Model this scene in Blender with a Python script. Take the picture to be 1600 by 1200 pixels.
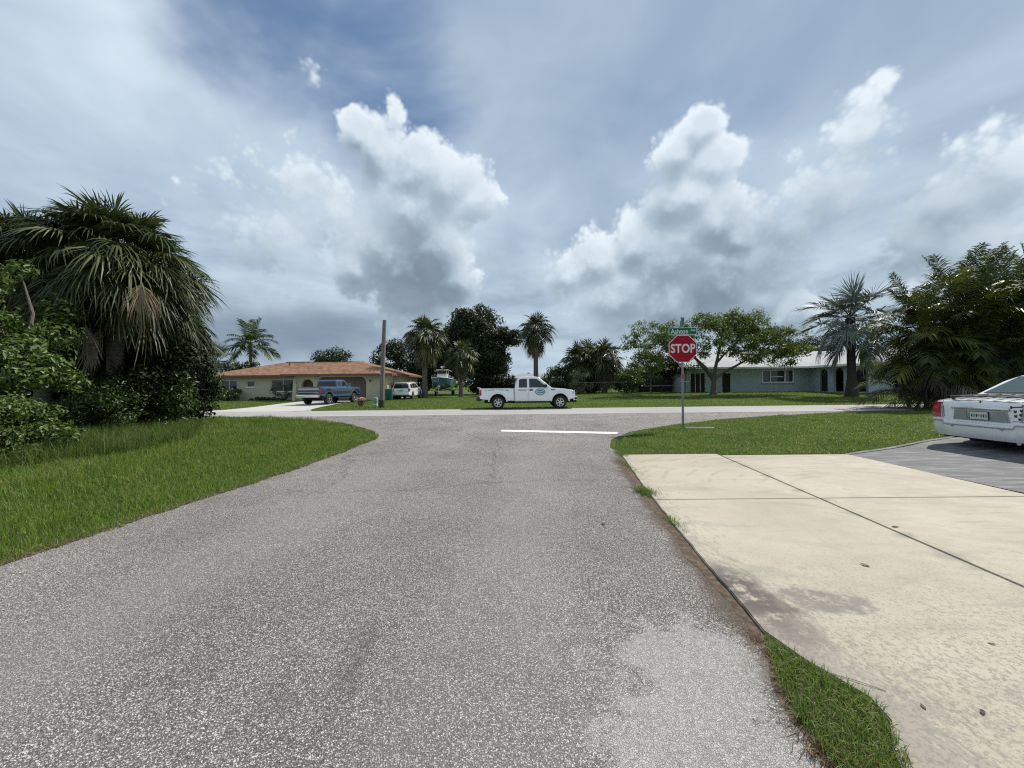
import bpy, bmesh, math, random
import numpy as np
from mathutils import Vector, Matrix, noise as mnoise

SC = bpy.context.scene
for o in list(bpy.data.objects): bpy.data.objects.remove(o)
COL = SC.collection
R = math.radians
rng = np.random.default_rng(7)
random.seed(7)

# ------------------------------------------------------------------ camera
cam_d = bpy.data.cameras.new('camera')
cam_d.sensor_width = 36.0
cam_d.lens = 13.5
cam_d.clip_start = 0.05
cam_d.clip_end = 9000
cam = bpy.data.objects.new('camera', cam_d)
COL.objects.link(cam)
cam.location = (0, 0, 1.5)
cam.rotation_euler = (Matrix.Rotation(R(90), 4, 'X') @ Matrix.Rotation(R(-0.5), 4, 'Z')).to_euler()
SC.camera = cam

# ------------------------------------------------------------------ light and exposure
SUN_DIR = Vector((0.55, 0.39, 0.74)).normalized()       # towards the sun
SUN_EL = math.asin(SUN_DIR.z)
SUN_AZ = math.atan2(SUN_DIR.x, SUN_DIR.y)
sun_d = bpy.data.lights.new('sun', 'SUN')
sun_d.energy = 4.3
sun_d.angle = R(0.55)
sun_d.color = (1.0, 0.955, 0.88)
sun = bpy.data.objects.new('sun', sun_d)
COL.objects.link(sun)
sun.rotation_euler = SUN_DIR.to_track_quat('Z', 'Y').to_euler()
SC.view_settings.view_transform = 'Standard'
SC.view_settings.look = 'None'
SC.view_settings.gamma = 1.0
SC.view_settings.exposure = 0.22
SC.view_settings.use_curve_mapping = False
SC.cycles.filter_width = 1.2
SC.cycles.use_adaptive_sampling = True
SC.cycles.adaptive_threshold = 0.008
SC.cycles.use_denoising = False
SC.cycles.max_bounces = 6
SC.cycles.diffuse_bounces = 3
SC.cycles.glossy_bounces = 3
SC.cycles.transmission_bounces = 4
SC.cycles.transparent_max_bounces = 8
SC.cycles.caustics_reflective = False
SC.cycles.caustics_refractive = False


class NT:
    """short forms for building node trees"""
    def __init__(s, tree):
        s.t = tree
        s.n = tree.nodes
        s.l = tree.links
    def put(s, sock, v):
        if isinstance(v, bpy.types.NodeSocket): s.l.new(v, sock)
        elif v is not None:
            if sock.type == 'RGBA' and hasattr(v, '__len__') and len(v) == 3: v = (*v, 1)
            sock.default_value = v
    def node(s, typ, **kw):
        nd = s.n.new(typ)
        for k, v in kw.items(): setattr(nd, k, v)
        return nd
    def m(s, op, a, b=None, c=None, clamp=False):
        nd = s.node('ShaderNodeMath', operation=op, use_clamp=clamp)
        s.put(nd.inputs[0], a); s.put(nd.inputs[1], b)
        if c is not None: s.put(nd.inputs[2], c)
        return nd.outputs[0]
    def v(s, op, a, b=None, scale=None):
        nd = s.node('ShaderNodeVectorMath', operation=op)
        s.put(nd.inputs[0], a)
        if b is not None: s.put(nd.inputs[1], b)
        if scale is not None: s.put(nd.inputs[3], scale)
        return nd.outputs['Value'] if op in ('DISTANCE', 'LENGTH', 'DOT_PRODUCT') else nd.outputs[0]
    def noise(s, vec, scale, detail=3, rough=.5, dist=0., color=False, lac=2.0):
        nd = s.node('ShaderNodeTexNoise')
        s.put(nd.inputs['Vector'], vec); s.put(nd.inputs['Scale'], scale)
        nd.inputs['Detail'].default_value = detail; nd.inputs['Roughness'].default_value = rough
        nd.inputs['Distortion'].default_value = dist; nd.inputs['Lacunarity'].default_value = lac
        return nd.outputs['Color' if color else 'Fac']
    def voro(s, vec, scale, feature='F1', out='Distance', rand=1.):
        nd = s.node('ShaderNodeTexVoronoi', feature=feature)
        s.put(nd.inputs['Vector'], vec); nd.inputs['Scale'].default_value = scale
        nd.inputs['Randomness'].default_value = rand
        return nd.outputs[out]
    def mr(s, val, a, b, c=0., d=1., typ='LINEAR'):
        nd = s.node('ShaderNodeMapRange', interpolation_type=typ, clamp=True)
        s.put(nd.inputs[0], val)
        for i, q in enumerate((a, b, c, d)): s.put(nd.inputs[i + 1], q)
        return nd.outputs[0]
    def ss(s, val, a, b, c=0., d=1.): return s.mr(val, a, b, c, d, 'SMOOTHSTEP')
    def mix(s, fac, a, b, mode='MIX'):
        nd = s.node('ShaderNodeMix', data_type='RGBA', blend_type=mode)
        s.put(nd.inputs[0], fac); s.put(nd.inputs[6], a); s.put(nd.inputs[7], b)
        return nd.outputs[2]
    def ramp(s, fac, stops):
        nd = s.node('ShaderNodeValToRGB')
        e = nd.color_ramp.elements
        while len(e) < len(stops): e.new(.5)
        for el, (p, c) in zip(e, stops): el.position = p; el.color = (*c, 1)
        s.put(nd.inputs[0], fac)
        return nd.outputs[0]
    def sep(s, vec):
        nd = s.node('ShaderNodeSeparateXYZ'); s.put(nd.inputs[0], vec); return nd.outputs
    def comb(s, x, y, z):
        nd = s.node('ShaderNodeCombineXYZ')
        for i, q in enumerate((x, y, z)): s.put(nd.inputs[i], q)
        return nd.outputs[0]
    def mapping(s, vec, scale=(1, 1, 1), rot=(0, 0, 0), loc=(0, 0, 0)):
        nd = s.node('ShaderNodeMapping'); s.put(nd.inputs[0], vec)
        nd.inputs[1].default_value = loc; nd.inputs[2].default_value = rot; nd.inputs[3].default_value = scale
        return nd.outputs[0]

# ------------------------------------------------------------------ sky with clouds
def pdir(x, y):
    """direction of a cloud seen x right and y down in a 1600 x 1200 frame of focal length 600"""
    return Vector(((x - 800) / 600, 1, (600 - y) / 600))
def blob(x, y, r, s=1.0):
    d = pdir(x, y); L = d.length
    return d.normalized(), r / 600 / L ** 1.5, s
CUMULUS = [blob(*b) for b in [
    # towering cloud over the big tree
    (562, 208, 40), (603, 238, 54), (655, 262, 60), (708, 288, 58), (748, 312, 36), (645, 325, 84), (600, 388, 70),
    (680, 385, 66), (560, 415, 46), (650, 428, 72), (715, 430, 40),
    # tower and its shoulders to the right
    (1100, 205, 38), (1062, 246, 42), (1112, 258, 48), (1070, 310, 54), (1125, 345, 60), (1000, 385, 54), (930, 410, 50),
    (1050, 415, 78), (892, 432, 42), (1120, 440, 76), (960, 470, 66), (1050, 480, 78), (1145, 372, 42),
    # softer heaps at both sides
    (1362, 156, 36, .5), (1345, 205, 36, .42), (1290, 305, 54, .34), (1240, 350, 60, .36), (1500, 320, 60, .36), (1572, 285, 66, .46),
    (1205, 410, 60, .44), (1450, 385, 60, .36), (1190, 465, 40, .6), (1240, 492, 48, .85), (1550, 395, 70, .40),
    (460, 300, 50, .30), (512, 335, 50, .42), (430, 370, 60, .32), (484, 112, 15, .24), (622, 180, 22, .40), (655, 482, 44, .40)]]

world = bpy.data.worlds.new('World')
SC.world = world
world.use_nodes = True
w = NT(world.node_tree)
w.n.clear()
w_out = w.node('ShaderNodeOutputWorld')
bg = w.node('ShaderNodeBackground')
bg.inputs[1].default_value = 0.1
w.l.new(bg.outputs[0], w_out.inputs[0])
sky = w.node('ShaderNodeTexSky', sky_type='NISHITA')
sky.sun_disc = False
sky.sun_elevation = SUN_EL
sky.sun_rotation = SUN_AZ
sky.air_density = 1.0
sky.dust_density = 0.6
sky.ozone_density = 2.0
gen = w.node('ShaderNodeTexCoord').outputs['Generated']
D0 = w.v('NORMALIZE', gen)
WARP = w.v('SCALE', w.v('SUBTRACT', w.noise(D0, 6.0, 3, .55, color=True), (.5, .5, .5)), scale=.085)
def billow(vec):
    vo = w.node('ShaderNodeTexVoronoi', feature='F1')
    w.put(vo.inputs['Vector'], vec)
    for k, q in (('Scale', 17.), ('Detail', 2.), ('Roughness', .64), ('Lacunarity', 2.3)): vo.inputs[k].default_value = q
    vo.normalize = True
    return w.m('SUBTRACT', 1., vo.outputs['Distance'])
def field(vec, co):
    acc = None
    for c, r, s in CUMULUS:
        d = w.m('MULTIPLY_ADD', w.v('DISTANCE', vec, tuple(c)), -s / r, s)
        acc = d if acc is None else w.m('SMOOTH_MAX', acc, d, .3)
    acc = w.m('MAXIMUM', acc, -.6)
    fb = w.m('MULTIPLY_ADD', w.noise(co, 9.0, 5, .55), .9, -.45)
    return w.m('ADD', acc, fb)
dirw = w.v('ADD', D0, WARP)
cow = w.v('ADD', D0, w.v('SCALE', WARP, scale=.35))
A0 = field(dirw, cow)
BIL = w.m('MULTIPLY_ADD', billow(cow), 1.7, -1.12)
F0 = w.m('ADD', A0, BIL)
A1 = field(w.v('ADD', dirw, (.010, 0, .036)), w.v('ADD', cow, (.005, 0, .018)))
z = w.sep(D0)[2]
# thin high veil, drawn out along the wind
veil_n = w.noise(w.mapping(D0, (1.0, 1.0, 1.5), (0, R(28), 0)), 1.9, 5, .55, .4)
blue_gap = w.m('MINIMUM', w.v('DISTANCE', D0, tuple(pdir(430, 20).normalized())), w.v('DISTANCE', D0, tuple(pdir(580, 110).normalized())))
hi = w.m('MULTIPLY', w.ss(z, .30, .62), w.ss(w.v('DISTANCE', D0, tuple(pdir(120, 120).normalized())), .30, .62))
veil_n = w.m('ADD', veil_n, w.m('MULTIPLY', hi, -.05))
veil = w.ss(w.m('ADD', veil_n, w.ss(blue_gap, .02, .36, -.20, .20)), .22, .60)
veil_col = w.ramp(w.noise(w.mapping(D0, (1, 1, 1.7), (0, R(24), 0)), 2.6, 5, .5, .3),
                  [(.30, (.33, .41, .52)), (.48, (.48, .56, .655)), (.66, (.65, .72, .785))])
veil_col = w.mix(w.m('MULTIPLY', hi, .50), veil_col, (.23, .31, .43))
blue = w.v('SCALE', sky.outputs[0], scale=.1)
base = w.mix(.62, blue, (.12, .20, .35))
col = w.mix(w.m('MULTIPLY', veil, .95), base, veil_col)
# grey layer banked up towards the horizon
bank = w.ss(z, .50, .08)
bank_col = w.ramp(w.noise(w.mapping(D0, (1, 1, 3.6), (0, 0, 0), (3, 1, 2)), 3.0, 6, .58, .25),
                  [(.34, (.22, .285, .365)), (.48, (.40, .475, .555)), (.66, (.62, .685, .74))])
col = w.mix(w.m('MULTIPLY', bank, .78), col, bank_col)
dk = w.v('DISTANCE', w.mapping(dirw, (1, 1, 3.2)), tuple(q * k for q, k in zip(pdir(470, 522).normalized(), (1, 1, 3.2))))
col = w.mix(w.ss(dk, .34, .06, 0, .72), col, (.155, .20, .27))
# heaped clouds, brighter where they thin out towards the sun, greyer in the thick and below
alpha = w.ss(F0, -.12, .26)
rim = w.ss(F0, .80, .0)
lit = w.ss(w.m('ADD', w.m('SUBTRACT', A0, A1), w.m('MULTIPLY', BIL, .75)), -.42, .62)
shade = None
for c, r, s in [blob(*b) for b in [(660, 446, 115, .48), (650, 370, 90, .14), (1090, 470, 190, .32), (1290, 390, 230, .22), (1450, 400, 200, .20), (1100, 250, 60, .05), (480, 520, 260, .24), (150, 240, 120, .16)]]:
    d = w.m('MULTIPLY', w.ss(w.v('DISTANCE', D0, tuple(c)), r, 0.), s)
    shade = d if shade is None else w.m('ADD', shade, d)
tone = w.m('SUBTRACT', w.m('ADD', w.m('MULTIPLY', lit, .60), w.m('MULTIPLY_ADD', rim, .22, .22)), shade)
cu_col = w.ramp(tone, [(.08, (.16, .20, .245)), (.30, (.27, .33, .385)), (.50, (.42, .485, .545)), (.70, (.56, .62, .675)), (.98, (.80, .835, .87))])
col = w.mix(w.m('MULTIPLY', alpha, w.m('MULTIPLY_ADD', lit, .22, .70)), col, cu_col)
# pale line at the horizon itself and the dim ground half
col = w.mix(w.ss(z, .06, .0, 0, .5), col, (.50, .57, .65))
col = w.mix(w.ss(z, .0, -.03), col, (.10, .12, .08))
col = w.mix(1., col, (.93, .975, 1.0), 'MULTIPLY')
w.l.new(w.v('SCALE', col, scale=10.0), bg.inputs[0])
world.cycles.sampling_method = 'MANUAL'
world.cycles.sample_map_resolution = 512
# ------------------------------------------------------------------ small helpers
def tag(o, label=None, cat=None, group=None, kind=None):
    if label: o['label'] = label
    if cat: o['category'] = cat
    if group: o['group'] = group
    if kind: o['kind'] = kind
    return o
def empty(name, loc=(0, 0, 0), rz=0, label=None, cat=None, group=None):
    o = bpy.data.objects.new(name, None)
    o.empty_display_size = .2
    COL.objects.link(o)
    o.location = loc
    o.rotation_euler = (0, 0, rz)
    return tag(o, label, cat, group)
def link(name, me, mat=None, parent=None, loc=None, rot=None, scale=None):
    o = bpy.data.objects.new(name, me)
    COL.objects.link(o)
    if mat is not None:
        mats = mat if isinstance(mat, (list, tuple)) else [mat]
        if not me.materials:
            for q in mats: me.materials.append(q)
    if parent: o.parent = parent
    if loc is not None: o.location = loc
    if rot is not None: o.rotation_euler = rot
    if scale is not None: o.scale = scale
    return o
def mesh_np(name, V, F, smooth=False, midx=None):
    """mesh from an (n,3) array and an (m,k) array (or a list of such arrays with differing k)"""
    Fs = F if isinstance(F, list) else [F]
    Fs = [np.asarray(f, dtype=np.int32) for f in Fs if len(f)]
    V = np.asarray(V, dtype=np.float32)
    me = bpy.data.meshes.new(name)
    me.vertices.add(len(V)); me.vertices.foreach_set('co', V.ravel())
    tot = np.concatenate([np.full(len(f), f.shape[1], np.int32) for f in Fs])
    idx = np.concatenate([f.ravel() for f in Fs])
    start = np.concatenate([[0], np.cumsum(tot)[:-1]]).astype(np.int32)
    me.loops.add(len(idx)); me.loops.foreach_set('vertex_index', idx)
    me.polygons.add(len(tot)); me.polygons.foreach_set('loop_start', start); me.polygons.foreach_set('loop_total', tot)
    if smooth: me.polygons.foreach_set('use_smooth', np.ones(len(tot), bool))
    if midx is not None: me.polygons.foreach_set('material_index', np.asarray(midx, np.int32))
    me.update(calc_edges=True)
    return me
class MB:
    """collects simple solids into one mesh"""
    def __init__(s): s.V = []; s.F = []; s.sm = []
    def add(s, V, F, smooth=False):
        n = len(s.V); s.V += [tuple(v) for v in V]; s.F += [tuple(i + n for i in f) for f in F]; s.sm += [smooth] * len(F)
        return s
    def box(s, c, d, rot=None, taper=None):
        x, y, z = [q / 2 for q in d]
        P = [Vector((a * x, b * y, e * z)) for e in (-1, 1) for b in (-1, 1) for a in (-1, 1)]
        if taper: P = [Vector((p.x * (taper[0] if p.z > 0 else 1), p.y * (taper[1] if p.z > 0 else 1), p.z)) for p in P]
        if rot is not None: P = [rot @ p for p in P]
        return s.add([p + Vector(c) for p in P], [(0, 2, 3, 1), (4, 5, 7, 6), (0, 1, 5, 4), (2, 6, 7, 3), (0, 4, 6, 2), (1, 3, 7, 5)])
    def span(s, a, b):
        return s.box([(p + q) / 2 for p, q in zip(a, b)], [abs(q - p) for p, q in zip(a, b)])
    def tube(s, pts, rad, n=8, cap=True, smooth=True):
        pts = [Vector(p) for p in pts]
        rad = rad if isinstance(rad, (list, tuple)) else [rad] * len(pts)
        V = []; F = []; ref = None
        for i, p in enumerate(pts):
            t = (pts[min(i + 1, len(pts) - 1)] - pts[max(i - 1, 0)]).normalized()
            if ref is None: ref = t.orthogonal().normalized()
            ref = (ref - t * ref.dot(t)).normalized(); b = t.cross(ref)
            for k in range(n):
                a = 2 * math.pi * k / n
                V.append(p + (ref * math.cos(a) + b * math.sin(a)) * rad[i])
        for i in range(len(pts) - 1):
            for k in range(n):
                a = i * n + k; b_ = i * n + (k + 1) % n
                F.append((a, b_, b_ + n, a + n))
        s.add(V, F, smooth)
        if cap:
            m = len(s.V) - len(V)
            s.F += [tuple(m + k for k in reversed(range(n))), tuple(m + (len(pts) - 1) * n + k for k in range(n))]; s.sm += [False, False]
        return s
    def lathe(s, prof, n=20, axis='z', c=(0, 0, 0), smooth=True):
        V = []; F = []
        for r, h in prof:
            for k in range(n):
                a = 2 * math.pi * k / n; u, q = r * math.cos(a), r * math.sin(a)
                p = (u, q, h) if axis == 'z' else ((u, h, q) if axis == 'y' else (h, u, q))
                V.append(Vector(p) + Vector(c))
        for i in range(len(prof) - 1):
            for k in range(n):
                a = i * n + k; b = i * n + (k + 1) % n
                F.append((a, b, b + n, a + n))
        return s.add(V, F, smooth)
    def prism(s, poly, y0, y1, plane='xz'):
        """a flat outline given thickness along the third axis"""
        n = len(poly)
        def P(a, b, t): return (a, t, b) if plane == 'xz' else ((a, b, t) if plane == 'xy' else (t, a, b))
        V = [P(a, b, y0) for a, b in poly] + [P(a, b, y1) for a, b in poly]
        F = [tuple(range(n)), tuple(reversed(range(n, 2 * n)))] + [(i, n + i, n + (i + 1) % n, (i + 1) % n) for i in range(n)]
        return s.add(V, F)
    def build(s, name, mat, parent=None, bevel=0., seg=2, loc=None, rot=None, fix=True, angle=35):
        me = bpy.data.meshes.new(name)
        me.from_pydata([tuple(v) for v in s.V], [], s.F)
        for p, q in zip(me.polygons, s.sm): p.use_smooth = q
        if fix or bevel:
            bm = bmesh.new(); bm.from_mesh(me)
            if bevel:
                ed = [e for e in bm.edges if len(e.link_faces) == 2 and e.calc_face_angle(0) > R(angle)]
                bmesh.ops.bevel(bm, geom=ed, offset=bevel, segments=seg, profile=.6, affect='EDGES', clamp_overlap=True)
                for f in bm.faces: f.smooth = True
            bmesh.ops.recalc_face_normals(bm, faces=bm.faces)
            bm.to_mesh(me); bm.free()
        if bevel or any(s.sm):
            me.set_sharp_from_angle(angle=R(40))
        return link(name, me, mat, parent, loc, rot)

# ------------------------------------------------------------------ materials
def material(name, fn):
    m = bpy.data.materials.new(name); m.use_nodes = True
    t = NT(m.node_tree); b = m.node_tree.nodes['Principled BSDF']
    fn(t, b, m)
    return m
def obj_co(t): return t.node('ShaderNodeTexCoord').outputs['Object']
def world_co(t): return t.node('ShaderNodeNewGeometry').outputs['Position']
def bump(t, b, h, strength=.5, dist=.02):
    nd = t.node('ShaderNodeBump'); nd.inputs['Strength'].default_value = strength; nd.inputs['Distance'].default_value = dist
    t.put(nd.inputs['Height'], h); t.l.new(nd.outputs[0], b.inputs['Normal'])
def plain(name, col, rough=.6, metal=0., coat=0., var=.12, scale=6., spec=.5):
    def fn(t, b, m):
        n = t.noise(obj_co(t), scale, 5, .6)
        c = t.mix(n, tuple(q * (1 - var) for q in col), tuple(min(1, q * (1 + var)) for q in col))
        t.put(b.inputs['Base Color'], c)
        t.put(b.inputs['Roughness'], t.mr(n, .3, .7, max(.02, rough - .06), min(1, rough + .06)))
        b.inputs['Metallic'].default_value = metal
        b.inputs['Coat Weight'].default_value = coat; b.inputs['Coat Roughness'].default_value = .06
        b.inputs['Specular IOR Level'].default_value = spec
    return material(name, fn)
def glass_dark(name, col=(.012, .015, .017), rough=.05):
    def fn(t, b, m):
        n = t.noise(obj_co(t), 3., 2)
        t.put(b.inputs['Base Color'], t.mix(n, col, tuple(q * 1.8 for q in col)))
        b.inputs['Roughness'].default_value = rough; b.inputs['Specular IOR Level'].default_value = .6
    return material(name, fn)
def leafy(name, cols, trans=.35, rough=.5, per='island', spec=.35, dead=None, patch=None):
    """leaf surface: a spread of colours, leaf by leaf, some light through the blade"""
    def fn(t, b, m):
        if per == 'island': rnd = t.node('ShaderNodeNewGeometry').outputs['Random Per Island']
        else: rnd = t.node('ShaderNodeObjectInfo').outputs['Random']
        n = t.noise(world_co(t), 1.1, 3, .6)
        f = t.m('ADD', t.m('MULTIPLY', rnd, .62), t.m('MULTIPLY_ADD', n, .9, -.26), clamp=True)
        k = len(cols)
        c = t.ramp(f, [(i / (k - 1), q) for i, q in enumerate(cols)])
        if dead is not None:
            r2 = t.m('FRACT', t.m('MULTIPLY', rnd, 17.31))
            c = t.mix(t.ss(r2, 1 - dead[0], 1 - dead[0] + .02), c, dead[1])
        if patch is not None:
            pn = t.noise(world_co(t), .55, 5, .65)
            c = t.mix(t.m('MULTIPLY', t.ss(pn, .50, .68), t.mr(rnd, 0, 1, .15, .75)), c, patch)
            c = t.mix(t.ss(pn, .44, .32, 0, .5), c, t.mix(1., c, (.55, .68, .6), 'MULTIPLY'))
        t.put(b.inputs['Base Color'], c)
        b.inputs['Roughness'].default_value = rough; b.inputs['Specular IOR Level'].default_value = spec
        tr = t.node('ShaderNodeBsdfTranslucent')
        t.put(tr.inputs[0], t.mix(.5, c, t.mix(1., c, (1.0, 1.15, .45), 'MULTIPLY')))
        mx = t.node('ShaderNodeMixShader'); mx.inputs[0].default_value = trans
        t.l.new(b.outputs[0], mx.inputs[1]); t.l.new(tr.outputs[0], mx.inputs[2])
        t.l.new(mx.outputs[0], m.node_tree.nodes['Material Output'].inputs[0])
    return material(name, fn)
# ------------------------------------------------------------------ ground, roads, driveways
def sstep(a, b, x):
    t = np.clip((np.asarray(x, float) - a) / (b - a), 0, 1); return t * t * (3 - 2 * t)
def gz(x, y):
    """height of the lots: level at the street, a little raised round the houses beyond it"""
    return sstep(26, 41, y) * (.08 + .30 * sstep(-6, 14, x)) + 0.30 * sstep(9.5, 24, x) * sstep(17.5, 13.5, y)
def gzf(x, y): return float(gz(x, y))

def grass_ground(t, b, m):
    p = world_co(t)
    n1 = t.noise(p, .35, 5, .6); n2 = t.noise(p, 9., 4, .65); n3 = t.noise(p, 60., 3, .6)
    f = t.m('ADD', t.m('MULTIPLY', n1, .5), t.m('ADD', t.m('MULTIPLY', n2, .3), t.m('MULTIPLY', n3, .25)))
    c = t.ramp(f, [(.32, (.040, .066, .014)), (.5, (.078, .118, .025)), (.62, (.11, .150, .036)), (.78, (.18, .175, .065))])
    patch = t.ss(t.noise(p, .16, 4, .6), .60, .74)
    c = t.mix(t.m('MULTIPLY', patch, .45), c, (.17, .135, .075))
    t.put(b.inputs['Base Color'], c); b.inputs['Roughness'].default_value = .95; b.inputs['Specular IOR Level'].default_value = .1
    bump(t, b, t.m('ADD', n2, n3), .9, .05)
M_ground = material('lawn_turf', grass_ground)

def chipseal(t, b, m):
    p = world_co(t)
    pw = t.v('ADD', p, t.v('SCALE', t.noise(p, 60., 2, .5, color=True), scale=.012))
    chip = t.voro(pw, 160., out='Color'); dist = t.voro(pw, 160.)
    r = t.sep(chip)[0]; g = t.sep(chip)[1]
    big = t.noise(p, .55, 5, .62); mid = t.noise(p, 3.2, 4, .6)
    stone = t.ramp(r, [(.0, (.098, .089, .086)), (.36, (.155, .141, .134)), (.60, (.255, .232, .219)), (.82, (.41, .38, .358)), (1., (.62, .59, .555))])
    gap = t.ss(dist, .42, .72)
    c = t.mix(t.m('MULTIPLY', gap, .72), stone, (.072, .066, .064))
    tint = t.ramp(big, [(.30, (.92, .91, .895)), (.5, (1.12, 1.105, 1.085)), (.7, (1.32, 1.30, 1.27))])
    c = t.mix(1., c, tint, 'MULTIPLY')
    c = t.mix(t.ss(mid, .55, .75, 0, .30), c, (.105, .092, .084))
    x, y, _ = t.sep(p)
    # wheel-polished lanes run along the street a little paler
    lane = t.m('ABSOLUTE', t.m('SUBTRACT', t.m('ABSOLUTE', t.m('ADD', t.m('MULTIPLY_ADD', y, -.10, x), 1.6)), 1.25))
    c = t.mix(t.m('MULTIPLY', t.ss(lane, .75, .1, 0, .5), t.noise(t.mapping(p, (1, .25, 1)), 1.6, 4, .6)), c, (.34, .312, .295))
    st_ = t.ss(t.noise(t.mapping(p, (1, .45, 1), (0, 0, R(-8)), (4, 7, 0)), 1.0, 5, .62, .5), .60, .70)
    c = t.mix(t.m('MULTIPLY', st_, .42), c, (.085, .077, .073))
    pl_ = t.ss(t.noise(t.mapping(p, (1, .6, 1), (0, 0, 0), (11, 3, 0)), .75, 5, .6, .4), .60, .72)
    c = t.mix(t.m('MULTIPLY', pl_, .28), c, (.40, .365, .34))
    # worn pale patch beside the driveway, where the chips are gone and sand is rubbed in
    wob = t.v('SCALE', t.v('SUBTRACT', t.noise(p, 2.6, 4, .6, color=True), (.5, .5, .5)), scale=1.0)
    pp = t.v('ADD', p, wob)
    pd = t.m('MINIMUM', t.v('DISTANCE', t.mapping(pp, (1.35, 1, 1)), (.95 * 1.35, 2.0, 0)), t.v('DISTANCE', pp, (.82, 1.5, 0)))
    pm = t.ss(t.m('ADD', t.ss(pd, .80, .12), t.m('ADD', t.m('MULTIPLY_ADD', t.noise(p, 7., 6, .72), 1.5, -.75), t.m('MULTIPLY_ADD', g, .35, -.17))), .34, .60)
    c = t.mix(t.m('MULTIPLY', pm, t.ss(t.m('ADD', t.noise(p, 34., 4, .7), t.m('MULTIPLY', r, .25)), .40, .66, .95, .45)), c, t.mix(t.noise(p, 200., 2), (.35, .335, .31), (.54, .52, .49)))
    # brown silt washed along the driveway edge
    e = t.m('SUBTRACT', t.m('MULTIPLY_ADD', y, .115, 1.20), x)
    edge = t.m('MULTIPLY', t.m('MULTIPLY', t.ss(e, .36, .02), t.ss(y, 8.3, 7.2)), t.ss(t.m('ADD', t.noise(p, 5., 5, .65), t.ss(e, .22, .0, 0, .28)), .44, .66))
    c = t.mix(t.m('MULTIPLY', edge, .88), c, t.mix(t.noise(p, 40., 4, .7), (.055, .038, .026), (.15, .105, .07)))
    # tar snakes and hairline cracks near the junction
    cr = t.voro(t.v('ADD', p, t.v('SCALE', t.noise(p, 1.6, 4, .6, color=True), scale=.9)), .28, 'DISTANCE_TO_EDGE')
    crm = t.m('MULTIPLY', t.ss(cr, .007, .002), t.ss(y, 4.0, 6.5))
    c = t.mix(t.m('MULTIPLY', crm, .45), c, (.04, .037, .035))
    t.put(b.inputs['Base Color'], c)
    t.put(b.inputs['Roughness'], t.mr(r, 0, 1, .95, .75)); b.inputs['Specular IOR Level'].default_value = .3
    bump(t, b, t.m('MULTIPLY_ADD', gap, -1., t.m('MULTIPLY', r, .5)), .75, .006)
M_road = material('chip_seal', chipseal)

def street_asphalt(t, b, m):
    p = world_co(t)
    n = t.noise(p, 45., 5, .7); big = t.noise(t.mapping(p, (.3, 1.2, 1)), .6, 5, .6)
    c = t.mix(n, (.23, .222, .212), (.50, .485, .46))
    c = t.mix(1., c, t.ramp(big, [(.3, (.84, .84, .84)), (.7, (1.12, 1.11, 1.1))]), 'MULTIPLY')
    t.put(b.inputs['Base Color'], c); b.inputs['Roughness'].default_value = .9; b.inputs['Specular IOR Level'].default_value = .25
    bump(t, b, n, .4, .01)
M_street = material('pale_asphalt', street_asphalt)

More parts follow.
